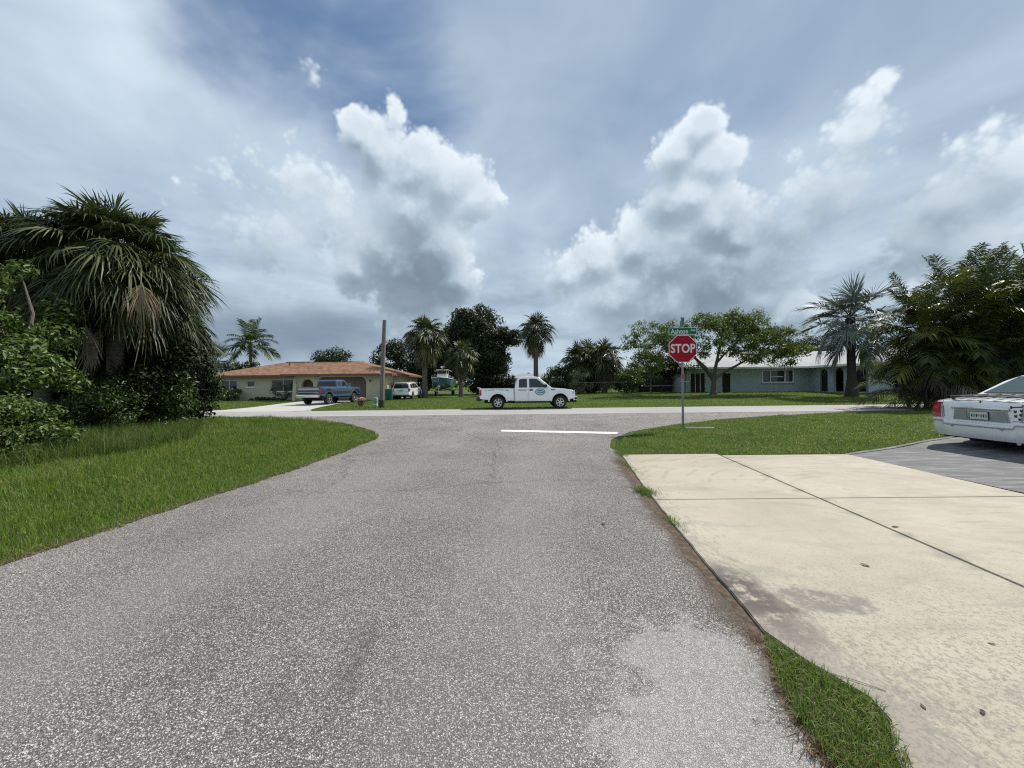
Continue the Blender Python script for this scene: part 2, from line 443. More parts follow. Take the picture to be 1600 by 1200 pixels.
def painted_concrete(t, b, m):
    p = world_co(t)
    fine = t.noise(p, 120., 4, .7); mid = t.noise(p, 4.5, 6, .65); big = t.noise(p, .8, 4, .6)
    c = t.ramp(big, [(.3, (.375, .325, .245)), (.55, (.44, .387, .297)), (.75, (.48, .435, .355))])
    c = t.mix(t.ss(fine, .35, .7, 0, .28), c, (.46, .42, .33))
    x, y, _ = t.sep(p)
    # paint worn off towards the road, in flecks drawn out along the wheels' path
    st = t.noise(t.mapping(p, (22, 9, 1), (0, 0, R(35))), 1., 6, .7)
    near = t.m('MULTIPLY_ADD', y, .10, 1.22)
    e = t.m('SUBTRACT', x, near)
    wear = t.m('ADD', t.ss(e, .75, .0, 0, .26), t.ss(t.m('ADD', y, t.m('MULTIPLY', x, .25)), 3.2, 1.9, 0, .17))
    wm = t.ss(t.m('ADD', t.m('ADD', st, t.m('MULTIPLY', mid, .35)), wear), .84, .98)
    c = t.mix(t.m('MULTIPLY', wm, .62), c, (.27, .245, .215))
    # weather specks all over, thicker towards the road end, and grey drifts at the near side
    sp = t.ss(t.m('ADD', t.noise(p, 55., 5, .75), t.ss(y, 4.2, 1.6, 0, .10)), .57, .68)
    c = t.mix(t.m('MULTIPLY', sp, t.ss(y, 6., 1.8, .25, .80)), c, (.22, .20, .17))
    dr_ = t.m('MULTIPLY', t.ss(t.noise(t.mapping(p, (.55, 2.6, 1), (0, 0, R(-18))), 1.7, 6, .66, .4), .50, .70), t.ss(t.m('SUBTRACT', y, x), 1.6, -.6))
    c = t.mix(t.m('MULTIPLY', dr_, .50), c, (.27, .25, .215))
    far_ = t.m('MULTIPLY', t.ss(y, 6.6, 7.5), t.ss(t.noise(t.mapping(p, (.6, 2., 1)), 1.5, 5, .6), .36, .62))
    c = t.mix(t.m('MULTIPLY', far_, .40), c, (.29, .26, .205))
    # grey tyre scuffs in arcs and general grime
    gr = t.ss(t.noise(t.mapping(p, (.7, 2.2, 1), (0, 0, R(-10))), 1.3, 6, .62, .6), .50, .74)
    c = t.mix(t.m('MULTIPLY', gr, .60), c, (.28, .255, .21))
    ring = t.m('FRACT', t.m('MULTIPLY', t.v('DISTANCE', t.v('ADD', p, t.v('SCALE', t.noise(p, 2., 3, .5, color=True), scale=.12)), (5.1, 4.6, 0)), 3.1))
    rm = t.m('MULTIPLY', t.ss(t.m('ABSOLUTE', t.m('SUBTRACT', ring, .5)), .16, .02), t.m('MULTIPLY', t.ss(y, 5.2, 6.2), t.ss(t.noise(p, 1.7, 3), .42, .62)))
    c = t.mix(t.m('MULTIPLY', rm, .60), c, (.27, .24, .19))
    rs = t.m('MULTIPLY', t.ss(t.noise(t.mapping(p, (1, 1, 1), (0, 0, 0), (5, 9, 0)), 2.6, 6, .68, .3), .60, .72), .35)
    c = t.mix(rs, c, (.36, .27, .17))
    ml = t.m('MULTIPLY', t.ss(t.m('ADD', t.noise(p, 3.2, 6, .7), t.ss(t.m('ABSOLUTE', t.m('SUBTRACT', x, t.m('MULTIPLY_ADD', y, .112, 3.32))), .22, .0, 0, .16)), .58, .74), .60)
    c = t.mix(ml, c, (.22, .205, .17))
    # old oil stain
    wob = t.v('SCALE', t.v('SUBTRACT', t.noise(p, 3.5, 4, .6, color=True), (.5, .5, .5)), scale=.5)
    sd = t.v('DISTANCE', t.mapping(t.v('ADD', p, wob), (1, 1.5, 1)), (2.10, 2.60 * 1.5, .0))
    sm = t.m('MULTIPLY', t.ss(sd, .30, .20), t.ss(t.noise(p, 11., 5, .7), .34, .55))
    c = t.mix(t.m('MULTIPLY', sm, .82), c, (.185, .160, .145))
    sd2 = t.v('DISTANCE', t.mapping(t.v('ADD', p, wob), (1.6, .75, 1)), (1.62 * 1.6, 2.65 * .75, .0))
    c = t.mix(t.m('MULTIPLY', t.m('MULTIPLY', t.ss(sd2, .55, .12), t.ss(t.noise(p, 9., 5, .7), .34, .52)), .9), c, (.085, .072, .064))
    t.put(b.inputs['Base Color'], c); t.put(b.inputs['Roughness'], t.mr(mid, .3, .7, .7, .9)); b.inputs['Specular IOR Level'].default_value = .3
    bump(t, b, t.m('ADD', fine, t.m('MULTIPLY', wm, -.6)), .35, .006)
M_cream = material('painted_concrete', painted_concrete)

def grey_concrete(t, b, m):
    p = world_co(t)
    n = t.noise(t.mapping(p, (.5, 3.5, 1)), 2.4, 7, .65); f = t.noise(p, 80., 4, .7)
    c = t.ramp(n, [(.28, (.055, .055, .057)), (.5, (.115, .113, .112)), (.72, (.30, .295, .285))])
    c = t.mix(t.ss(f, .4, .7, 0, .35), c, (.10, .10, .10))
    t.put(b.inputs['Base Color'], c); b.inputs['Roughness'].default_value = .85
    bump(t, b, f, .3, .005)
M_greydrive = material('worn_grey_concrete', grey_concrete)
def pale_concrete(t, b, m):
    p = world_co(t)
    n = t.noise(p, 1.4, 6, .65); f = t.noise(p, 60., 4, .7)
    c = t.mix(t.m('MULTIPLY', t.m('ADD', n, f), .5), (.34, .32, .285), (.60, .575, .525))
    t.put(b.inputs['Base Color'], c); b.inputs['Roughness'].default_value = .85
M_palecon = material('pale_concrete', pale_concrete)
M_paint = material('road_paint', lambda t, b, m: (t.put(b.inputs['Base Color'], t.mix(t.ss(t.noise(world_co(t), 30., 5, .7), .55, .72, 0, .5), (.80, .80, .78), (.38, .36, .34))), setattr(b.inputs['Roughness'], 'default_value', .6)))
def soil_fn(t, b, m):
    p = world_co(t); n = t.noise(p, 16., 6, .7)
    t.put(b.inputs['Base Color'], t.ramp(n, [(.3, (.040, .027, .018)), (.5, (.10, .066, .042)), (.72, (.20, .145, .095))]))
    b.inputs['Roughness'].default_value = .95
    bump(t, b, n, 1., .02)
M_soil = material('soil', soil_fn)

# terrain: one sheet, fine near the street, out to the horizon
def axis(a):
    return np.array(sorted(set([-q for q in a] + list(a))))
xs = axis([0, 2, 4, 6, 8, 10, 12, 14, 16, 18, 20, 22, 24, 27, 30, 34, 38, 44, 52, 64, 80, 110, 160, 260, 450, 900, 1800, 3500])
ys = axis([0, 2, 4, 6, 8, 10, 12, 13.5, 14.5, 15.5, 16.5, 17.5, 19, 21, 23, 25, 26, 28, 30, 32, 34, 36, 38, 40, 41, 43, 46, 52, 64, 80, 110, 160, 260, 450, 900, 1800, 3500])
XX, YY = np.meshgrid(xs, ys)
ZZ = gz(XX, YY)
nx, ny = len(xs), len(ys)
ii = (np.arange(ny - 1)[:, None] * nx + np.arange(nx - 1)[None]).ravel()
ter = mesh_np('ground', np.stack([XX, YY, ZZ], -1).reshape(-1, 3), np.stack([ii, ii + 1, ii + nx + 1, ii + nx], -1), smooth=True)
tag(link('ground', ter, M_ground), kind='structure')

def densify(pts, step, amp, seed=0):
    out = []
    n = len(pts)
    for i in range(n):
        a = Vector(pts[i]); b = Vector(pts[(i + 1) % n]); L = (b - a).length; k = max(1, int(L / step)) if L < 60 else 1
        d = (b - a) / max(L, 1e-6); nn = Vector((-d.y, d.x))
        for j in range(k):
            p = a + (b - a) * j / k
            if amp: p = p + nn * amp * (mnoise.noise(Vector((p.x * 2.3, p.y * 2.3, seed))) + .6 * mnoise.noise(Vector((p.x * 9, p.y * 9, seed + 5))))
            out.append((p.x, p.y))
    return out
def sheet(name, poly, z, mat, thick=0., parent=None, kind='structure', bevel=0.):
    bm = bmesh.new()
    vs = [bm.verts.new((x, y, z)) for x, y in poly]
    f = bm.faces.new(vs)
    bm.normal_update()
    if f.normal.z < 0: f.normal_flip()
    if thick:
        r = bmesh.ops.extrude_face_region(bm, geom=[f])
        for v in r['geom']:
            if isinstance(v, bmesh.types.BMVert): v.co.z = z
        for v in vs: v.co.z = z - thick
        bmesh.ops.recalc_face_normals(bm, faces=bm.faces)
        if bevel:
            ed = [e for e in bm.edges if all(v.co.z > z - .001 for v in e.verts)]
            bmesh.ops.bevel(bm, geom=ed, offset=bevel, segments=2, affect='EDGES')
    bmesh.ops.triangulate(bm, faces=[q for q in bm.faces if len(q.verts) > 4])
    me = bpy.data.meshes.new(name); bm.to_mesh(me); bm.free()
    o = link(name, me, mat, parent)
    if kind: o['kind'] = kind
    return o
L_EDGE = [(-5.9, -16), (-4.75, -2), (-4.33, 3.24), (-4.22, 4.61), (-4.02, 5.94), (-3.87, 7.67), (-3.82, 9.2), (-3.85, 10.46), (-4.02, 11.3), (-4.76, 12.67), (-6.33, 14.58), (-8.71, 16.3), (-11.89, 17.75), (-15.76, 18.62)]
R_EDGE = [(18.47, 19.3), (15.18, 18.23), (11.2, 16.83), (8.54, 15.55), (5.65, 13.6), (3.61, 11.75), (2.59, 10.07), (2.24, 8.88), (2.35, 7.93), (1.98, 5.56), (1.78, 3.89), (1.66, 2.92), (1.60, 2.27), (1.50, 1.92), (1.48, 1.57), (1.48, .5), (1.45, -1.6), (.6, -5), (-.5, -16)]
road_poly = densify(L_EDGE + [(-15.76, 20.5), (18.47, 20.5)] + R_EDGE, .22, .05, 3)
road = sheet('road', road_poly, .008, M_road)
def near_line(x): return 18.72 + .022 * x
def far_line(x): return 23.05 + .045 * x
st = [(-120, near_line(-120)), (-60, near_line(-60)), (-20, near_line(-20)), (0, near_line(0)), (20, near_line(20)), (60, near_line(60)), (120, near_line(120)),
      (120, far_line(120)), (60, far_line(60)), (24, far_line(24)), (0, far_line(0)), (-24, far_line(-24)), (-60, far_line(-60)), (-120, far_line(-120))]
street = sheet('cross_street', densify(st, .6, .05, 9), .014, M_street)
sheet('stop_line', densify([(-.37, 12.50), (3.22, 11.66), (3.05, 11.24), (-.35, 12.06)], .15, .012, 1), .013, M_paint, parent=road, kind=None)

# soil shoulders along the lawn edges
def ribbon(name, pts, w0, w1, z, mat, parent=None):
    V = []; F = []
    P = [Vector(p) for p in pts]
    for i, p in enumerate(P):
        t = (P[min(i + 1, len(P) - 1)] - P[max(i - 1, 0)]).normalized(); n = Vector((-t.y, t.x))
        j = .05 * mnoise.noise(Vector((p.x * 3, p.y * 3, 2.)))
        a = p + n * (w0 + j); b = p + n * (w1 + j * .6)
        V += [(a.x, a.y, z), (b.x, b.y, z)]
        if i: F.append((2 * i - 2, 2 * i - 1, 2 * i + 1, 2 * i))
    return link(name, mesh_np(name, V, np.array(F)), mat, parent)
def fine(pts, step=.2):
    out = []
    for a, b in zip(pts[:-1], pts[1:]):
        a = Vector(a); b = Vector(b); k = max(1, int((b - a).length / step))
        out += [tuple(a + (b - a) * i / k) for i in range(k)]
    return out + [pts[-1]]
tag(ribbon('soil_edge', fine(L_EDGE), -.025, .16, .0125, M_soil), kind='structure')

# cream driveway apron: four panels with open joints
def lx(y): return float(np.interp(y, [-9, 1.49, 1.62, 1.73, 1.86, 2.02, 2.27, 2.92, 3.89, 5.56, 7.93], [1.46, 1.46, 1.60, 1.66, 1.64, 1.54, 1.48, 1.55, 1.66, 1.88, 2.25]))
def jx(y): return 3.32 + .112 * y
def rx(y): return 6.30 + .058 * y
drive = empty('driveway', (0, 0, 0)); drive['kind'] = 'structure'
TJ = 4.84
def panel(xa, xb, y0, y1, seed):
    yy = np.linspace(y0, y1, max(8, int((y1 - y0) / .12)))
    poly = [(xa(y), y) for y in yy] + [(xb(y), y) for y in yy[::-1]]
    return sheet('panel', poly, .027, M_cream, .05, drive, None, .006)
def lxj(y): return lx(y) + .018 * mnoise.noise(Vector((0, y * 5, 1.)))
g_ = .011
panel(lxj, lambda y: jx(y) - g_, TJ + .007, 7.90, 0)
panel(lambda y: jx(y) + g_, rx, TJ + .007, 7.74, 1)
panel(lxj, lambda y: jx(y) - g_, -6, TJ - .007, 2)
panel(lambda y: jx(y) + g_, rx, -6, TJ - .007, 3)
M_joint = plain('joint_filler', (.035, .03, .026), .95)
sheet('joint_bed', [(2.35, 7.6), (6.5, 7.6), (6.2, -5.9), (1.6, -5.9), (1.75, 3)], .013, M_joint, parent=drive, kind=None)
# grey driveway beyond the apron, rising towards the garage
def gd(x, y): return .022 + .050 * max(0, x - 8.6)
V = []; F = []
gx = np.linspace(0, 1, 24); edge_far = [(6.74, 7.72), (8.2, 8.35), (9.6, 8.95), (10.9, 9.32), (13, 9.55), (26, 9.7)]
for i, u in enumerate(gx):
    x = 6.66 + (26 - 6.66) * u ** 1.6
    yf = float(np.interp(x, [p[0] for p in edge_far], [p[1] for p in edge_far]))
    for k, y in enumerate(np.linspace(-6, yf, 10)):
        xx = max(x, rx(y) + .012)
        V.append((xx, y, gd(xx, y)))
    if i:
        for k in range(9):
            a = (i - 1) * 10 + k; F.append((a, a + 10, a + 11, a + 1))
tag(link('grey_driveway', mesh_np('grey_driveway', V, np.array(F)), M_greydrive), kind='structure')
# raised concrete lip along its lawn side
lip = MB()
for (a, b) in zip(edge_far[:-1], edge_far[1:]):
    A_ = Vector((a[0], a[1], gd(*a) - .04)); B_ = Vector((b[0], b[1], gd(*b) - .04))
    d = (B_ - A_).normalized(); n = Vector((-d.y, d.x, 0)).normalized()
    q = [A_ - n * .03, A_ + n * .06, B_ + n * .06, B_ - n * .03]
    lip.add([*q, *[p + Vector((0, 0, .052)) for p in q]], [(0, 1, 2, 3), (7, 6, 5, 4), (0, 4, 5, 1), (1, 5, 6, 2), (2, 6, 7, 3), (3, 7, 4, 0)])
o = lip.build('driveway_edging', M_greydrive); o['kind'] = 'structure'
# bank of turf carrying the grey driveway's edge down to the lawn
# driveway of the tan house across the street
V = []; F = []
wl = lambda y: float(np.interp(y, [22.2, 24, 27, 31, 36.9], [-19.4, -18.2, -18.3, -19.0, -19.6]))
wr = lambda y: float(np.interp(y, [22.2, 24, 27, 31, 36.9], [-11.6, -12.6, -13.4, -14.0, -14.4]))
yy = np.linspace(22.3, 36.9, 16)
for i, y in enumerate(yy):
    for k in range(5):
        x = wl(y) + (wr(y) - wl(y)) * k / 4
        V.append((x, y, gzf(x, y) + .019))
    if i:
        for k in range(4):
            a = (i - 1) * 5 + k; F.append((a, a + 1, a + 6, a + 5))
tag(link('house_driveway', mesh_np('house_driveway', V, np.array(F)), M_palecon), kind='structure')

# soil strip between chip seal and apron
strip = [(1.20, -1.5), (1.17, 1.49), (1.21, 1.69), (1.29, 1.92), (1.44, 2.27), (1.44, 2.92), (1.57, 3.89), (1.79, 5.56), (2.16, 7.9), (2.30, 7.9), (1.94, 5.56), (1.72, 3.89), (1.62, 2.92), (1.56, 2.27), (1.60, 2.02), (1.72, 1.86), (1.72, 1.6), (1.52, 1.4), (1.50, -1.5)]
tag(sheet('soil_strip', densify(strip, .05, .045, 4), .0092, M_soil), kind='structure')

# ------------------------------------------------------------------ grass blades
def in_poly(P, poly):
    x, y = P[:, 0], P[:, 1]; ins = np.zeros(len(P), bool)
    n = len(poly)
    for i in range(n):
        x1, y1 = poly[i]; x2, y2 = poly[(i + 1) % n]
        c = ((y1 > y) != (y2 > y)) & (x < (x2 - x1) * (y - y1) / (y2 - y1 + 1e-12) + x1)
        ins ^= c
    return ins
def blades(name, P, H, W, mat, lean=.55, z=None, curl=.5):
    n = len(P)
    az = rng.uniform(0, 2 * np.pi, n); fac = rng.uniform(0, 2 * np.pi, n)
    ln = np.abs(rng.normal(0, lean, n)) * H
    if z is None: z = gz(P[:, 0], P[:, 1])
    B = np.stack([P[:, 0], P[:, 1], z - .005], -1)
    side = np.stack([np.cos(fac), np.sin(fac), np.zeros(n)], -1) * (W / 2)[:, None]
    dr = np.stack([np.cos(az), np.sin(az), np.zeros(n)], -1)
    up = np.array([0, 0, 1.])
    mid = B + dr * (ln * .32)[:, None] + up * (H * .55)[:, None]
    hz = np.sqrt(np.clip(H ** 2 - (ln * .8) ** 2, (H * .25) ** 2, None))
    tip = B + dr * ln[:, None] + up * hz[:, None]
    V = np.stack([B - side, B + side, mid + side * .8, mid - side * .8, tip], 1).reshape(-1, 3)
    b = np.arange(n) * 5
    me = mesh_np(name, V, [np.stack([b, b + 1, b + 2, b + 3], -1), np.stack([b + 3, b + 2, b + 4], -1)])
    return tag(link(name, me, mat), kind='stuff')
def scatter(poly, n, power=1.6, ref=5.):
    """points inside a plot, thinned out with distance from where one stands"""
    lo = np.min(poly, 0); hi = np.max(poly, 0); out = []; k = 0
    while k < n:
        P = rng.uniform(lo, hi, (n * 2, 2))
        d = np.hypot(P[:, 0], P[:, 1])
        P = P[(rng.random(len(P)) < np.clip(ref / d, 0, 1) ** power)]
        P = P[in_poly(P, poly)]
        out.append(P); k += len(P)
    return np.concatenate(out)[:n]
M_grass_tall = leafy('grass_blade_rough', [(.068, .115, .018), (.120, .195, .030), (.175, .255, .045), (.26, .30, .08)], .42, .55, dead=(.07, (.28, .23, .11)), patch=(.26, .27, .08))
M_grass_lawn = leafy('grass_blade_lawn', [(.068, .112, .020), (.112, .180, .032), (.165, .235, .048), (.24, .275, .08)], .40, .55, dead=(.08, (.29, .24, .12)), patch=(.28, .28, .09))
poly_l = [(-3.86, 9.2), (-3.91, 10.46), (-4.08, 11.35), (-4.83, 12.75), (-6.4, 14.68), (-8.75, 16.42), (-12, 17.88), (-16, 18.5), (-26, 18.2), (-26, 2), (-4.41, 2.0), (-4.39, 3.24), (-4.28, 4.61), (-4.08, 5.94), (-3.92, 7.67)]
P = scatter(poly_l, 200000, 1.25, 5.5)
dist = np.hypot(P[:, 0], P[:, 1])
edge_d = np.clip(np.abs(P[:, 0] + 4.0) / 3., .0, 1.5)
clump = np.array([mnoise.noise(Vector((x * .7, y * .7, 0))) for x, y in P])
H = (.050 + .075 * edge_d) * rng.uniform(.6, 1.45, len(P)) * (1 + .5 * clump)
blades('verge_grass', P, H, np.clip(.0035 + .0006 * dist, .0042, .016) * rng.uniform(.7, 1.3, len(P)), M_grass_tall, .6)
poly_r = [(2.36, 8.0), (2.34, 8.9), (2.72, 10.0), (3.74, 11.65), (5.75, 13.48), (8.62, 15.42), (11.3, 16.7), (15.2, 18.1), (18.5, 19.0), (28, 19.2), (28, 9.9), (13, 9.75), (10.9, 9.5), (9.5, 9.12), (6.7, 7.9), (6.5, 7.86), (2.36, 7.95)]
P = scatter(poly_r, 140000, 1.2, 9.)
dist = np.hypot(P[:, 0], P[:, 1])
clump = np.array([mnoise.noise(Vector((x * .9, y * .9, 3))) for x, y in P])
blades('corner_grass', P, .055 * rng.uniform(.5, 1.7, len(P)) * (1 + .5 * clump), np.clip(.0032 + .0006 * dist, .0045, .016) * rng.uniform(.7, 1.3, len(P)), M_grass_lawn, .9)
# lawn across the street
poly_f = [(x, far_line(x) + .05) for x in (-40, -19.5)] + [(-18.4, 24.2), (-18.5, 27), (-19.2, 31), (-19.8, 36.5), (-31, 38.8), (-40, 38)]
poly_g = [(-12.4, 23.0), (-12.5, 24.2), (-13.3, 27), (-13.9, 31), (-14.3, 36.5), (-10, 39), (2, 50), (19, 42), (32, 42), (32.6, 37), (60, 37), (60, far_line(60) + .05), (24, far_line(24) + .05), (0, far_line(0) + .05)]
for pl, n in ((poly_f, 22000), (poly_g, 100000)):
    P = scatter(pl, n, 1.0, 24.)
    dist = np.hypot(P[:, 0], P[:, 1])
    blades('lawn_grass', P, .060 * rng.uniform(.5, 1.6, len(P)), .0009 * dist * rng.uniform(.7, 1.3, len(P)), M_grass_lawn, .8)
ep = np.array(fine(L_EDGE[2:], .012)); ep = ep[rng.random(len(ep)) < .9]
nz = np.array([mnoise.noise(Vector((x * 1.7, y * 1.7, 7.))) + .5 * mnoise.noise(Vector((x * 6, y * 6, 3.))) for x, y in ep])
ep = np.repeat(ep, 5, 0); nz = np.repeat(nz, 5)
off = rng.uniform(-.10, .07, len(ep)) + .10 * np.clip(nz, -.6, 1)
ep = ep + np.stack([off, rng.normal(0, .02, len(ep))], -1)
dd = np.hypot(ep[:, 0], ep[:, 1])
blades('edge_grass', ep, .055 * rng.uniform(.4, 1.7, len(ep)) * (1 + nz * .5), np.clip(.004 + .0007 * dd, .005, .016), M_grass_lawn, .9, z=np.full(len(ep), .010))
# grass tongue between chip seal and apron, and the tufts farther along that edge
tongue = [(1.46, 2.25), (1.31, 1.92), (1.24, 1.69), (1.23, 1.55), (1.20, 1.2), (1.2, .3), (1.44, .3), (1.46, 1.35), (1.58, 1.6), (1.66, 1.74), (1.62, 1.87), (1.52, 2.04)]
P = scatter(tongue, 9000, 0.)
blades('grass_tongue', P, .045 * rng.uniform(.4, 1.6, len(P)), .0036 * rng.uniform(.6, 1.4, len(P)), M_grass_lawn, .9, z=np.full(len(P), .017))
for (cx, cy, n, rx_, ry_) in ((1.80, 5.20, 700, .10, .16), (2.26, 8.05, 500, .08, .3), (1.70, 4.05, 160, .05, .2), (2.05, 6.9, 220, .05, .5)):
    P = rng.normal(0, 1, (n, 2)) * (rx_ * .6, ry_ * .6) + (cx, cy)
    blades('grass_tuft', P, .05 * rng.uniform(.4, 1.5, n), .006 * rng.uniform(.6, 1.4, n), M_grass_lawn, .9, z=np.full(n, .017))

# dead tuft and clods at the near end of the grass tongue
M_deadgrass = leafy('dead_grass_blade', [(.14, .085, .05), (.24, .155, .09), (.34, .24, .14)], .2, .8)
for (cx, cy, n, rx_, ry_) in ((1.235, 1.52, 420, .05, .06), (1.40, 2.2, 90, .03, .10), (1.28, 1.75, 90, .02, .08)):
    P = rng.normal(0, 1, (n, 2)) * (rx_ * .7, ry_ * .7) + (cx, cy)
    blades('dead_grass_tuft', P, .028 * rng.uniform(.4, 1.5, n), .0035 * rng.uniform(.6, 1.4, n), M_deadgrass, 1.1, z=np.full(n, .014))
# ------------------------------------------------------------------ houses
def stucco(name, c0, c1):
    def fn(t, b, m):
        p = world_co(t); n = t.noise(p, 1.3, 6, .65); f = t.noise(p, 40., 4, .6)
        dirt = t.m('MULTIPLY', t.ss(t.noise(t.mapping(p, (1, 1, .6)), 1.1, 5, .6), .5, .8), .22)
        c = t.mix(n, c0, c1); c = t.mix(dirt, c, tuple(q * .55 for q in c0))
        t.put(b.inputs['Base Color'], c); b.inputs['Roughness'].default_value = .9; bump(t, b, f, .12, .004)
    return material(name, fn)
def shingles(name, cols, row=.16):
    def fn(t, b, m):
        p = world_co(t); x, y, z = t.sep(p)
        wob = t.noise(p, 2., 3)
        rz = t.m('ADD', t.m('MULTIPLY', z, 1 / (row * .29)), t.m('MULTIPLY', wob, .15))
        r = t.m('FLOOR', rz); fr = t.m('FRACT', rz)
        cell = t.comb(t.m('FLOOR', t.m('ADD', t.m('MULTIPLY', t.m('ADD', x, y), 3.1), t.m('MULTIPLY', r, .37))), r, 0.)
        wn = t.node('ShaderNodeTexWhiteNoise', noise_dimensions='2D'); t.put(wn.inputs['Vector'], cell)
        big = t.noise(t.mapping(p, (1, 1, .35)), .9, 5, .6)
        f = t.m('ADD', t.m('MULTIPLY', wn.outputs['Value'], .5), t.m('MULTIPLY', big, .5))
        c = t.ramp(f, [(.2, cols[0]), (.5, cols[1]), (.8, cols[2])])
        c = t.mix(t.ss(fr, .14, .02, 0, .35), c, tuple(q * .35 for q in cols[0]))
        t.put(b.inputs['Base Color'], c); b.inputs['Roughness'].default_value = .92; b.inputs['Specular IOR Level'].default_value = .2
        bump(t, b, fr, .5, .02)
    return material(name, fn)
M_tan = stucco('tan_stucco', (.52, .455, .335), (.61, .545, .415))
M_bluewall = stucco('blue_stucco', (.38, .455, .475), (.45, .53, .545))
M_roof_r = shingles('red_brown_shingle', [(.15, .080, .050), (.24, .132, .082), (.33, .198, .125)])
M_roof_g = shingles('pale_grey_shingle', [(.36, .36, .355), (.47, .47, .46), (.58, .58, .565)])
M_fascia_br = plain('brown_trim', (.17, .075, .055), .6)
M_soffit = plain('soffit', (.55, .50, .42), .7)
M_white = plain('white_trim', (.84, .84, .82), .5)
M_garage = plain('garage_door_paint', (.16, .105, .095), .6)
M_dark = plain('dark_recess', (.018, .017, .016), .8)
M_iron = plain('black_iron', (.03, .03, .032), .5)
M_wood = plain('dark_wood', (.07, .045, .03), .6)
M_pane = glass_dark('window_glass', (.030, .036, .040), .06)
M_glow = plain('lamp_glass', (.55, .52, .42), .3)

def part(name, mb, mat, root, **kw):
    o = mb.build(name, mat, root, **kw); o.location = -root.location; return o
def sub(name, mb, mat, par, **kw): return mb.build(name, mat, par, **kw)
def facade(u0, u1, z0, z1, holes, depth, front, axis='x'):
    """a wall face with openings and their reveals; axis x: looks to -y at y=front, axis y: looks to -x at x=front"""
    mb = MB()
    def P(u, z, d): return (u, front + d, z) if axis == 'x' else (front + d, u, z)
    us = sorted({u0, u1, *[h[0] for h in holes], *[h[1] for h in holes]}); zs = sorted({z0, z1, *[h[2] for h in holes], *[h[3] for h in holes]})
    for a, b in zip(us[:-1], us[1:]):
        for c, d in zip(zs[:-1], zs[1:]):
            m_ = ((a + b) / 2, (c + d) / 2)
            if any(h[0] < m_[0] < h[1] and h[2] < m_[1] < h[3] for h in holes): continue
            mb.add([P(a, c, 0), P(b, c, 0), P(b, d, 0), P(a, d, 0)], [(0, 1, 2, 3)])
    for h in holes:
        a, b, c, d = h[:4]
        for q in (((a, c), (b, c)), ((b, c), (b, d)), ((b, d), (a, d)), ((a, d), (a, c))):
            mb.add([P(*q[0], 0), P(*q[1], 0), P(*q[1], depth), P(*q[0], depth)], [(0, 1, 2, 3)])
        if len(h) > 4:      # rounded head: two spandrels
            rr = h[4]; rv = h[5] if len(h) > 5 else rr
            for s in (0, 1):
                cu = a + rr if s == 0 else b - rr; cz = d - rv; k = 8
                arc = [(cu + (-1 if s == 0 else 1) * rr * math.cos(t * math.pi / 2 / k), cz + rv * math.sin(t * math.pi / 2 / k)) for t in range(k + 1)]
                corner = (a, d) if s == 0 else (b, d)
                for p, q in zip(arc[:-1], arc[1:]):
                    mb.add([P(*corner, 0), P(*p, 0), P(*q, 0)], [(0, 1, 2)])
                    mb.add([P(*p, 0), P(*q, 0), P(*q, depth), P(*p, depth)], [(0, 1, 2, 3)])
    return mb
def window(root, u0, u1, z0, z1, front, bars_v=1, bars_h=0, axis='x', depth=.10, fw=.05, frame=None, sill=True):
    def bx(mb, ua, ub, za, zb, d0, d1):
        return mb.span((ua, front + d0, za), (ub, front + d1, zb)) if axis == 'x' else mb.span((front + d0, ua, za), (front + d1, ub, zb))
    fr = MB()
    bx(fr, u0, u1, z0, z0 + fw, depth - .05, depth + .03); bx(fr, u0, u1, z1 - fw, z1, depth - .05, depth + .03)
    bx(fr, u0, u0 + fw, z0 + fw, z1 - fw, depth - .05, depth + .03); bx(fr, u1 - fw, u1, z0 + fw, z1 - fw, depth - .05, depth + .03)
    for i in range(bars_v):
        c = u0 + (u1 - u0) * (i + 1) / (bars_v + 1); bx(fr, c - .025, c + .025, z0 + fw, z1 - fw, depth - .04, depth + .02)
    w_ = part('window', fr, frame or M_white, root)
    n = bars_v + 1; m_ = bars_h + 1
    for i in range(n):
        for j in range(m_):
            a = u0 + fw + (u1 - u0 - 2 * fw) * i / n + .005; b = u0 + fw + (u1 - u0 - 2 * fw) * (i + 1) / n - .005
            c = z0 + fw + (z1 - z0 - 2 * fw) * j / m_ + .01; d = z0 + fw + (z1 - z0 - 2 * fw) * (j + 1) / m_ - .01
            sub('pane', bx(MB(), a, b, c, d, depth + .0, depth + .012), M_pane, w_)
    if sill: sub('sill', bx(MB(), u0 - .08, u1 + .08, z0 - .09, z0 - .004, -.07, depth - .06), frame or M_white, w_)
    return w_
def hip(x0, x1, y0, y1, z, p, over=.0):
    """hip roof solid over a rectangle, ridge along the longer side"""
    a = (x1 - x0) / 2; b = (y1 - y0) / 2; mb = MB(); h = min(a, b) * p; t = .03
    B = [(x0, y0, z), (x1, y0, z), (x1, y1, z), (x0, y1, z)]
    if a >= b: R1, R2 = (x0 + b, y0 + b, z + h), (x1 - b, y0 + b, z + h)
    else: R1, R2 = (x0 + a, y0 + a, z + h), (x0 + a, y1 - a, z + h)
    V = B + [R1, R2]
    F = [(0, 1, 5, 4), (1, 2, 5), (2, 3, 4, 5), (3, 0, 4), (3, 2, 1, 0)] if a >= b else [(0, 1, 4), (1, 2, 5, 4), (2, 3, 5), (3, 0, 4, 5), (3, 2, 1, 0)]
    return mb.add(V, F)
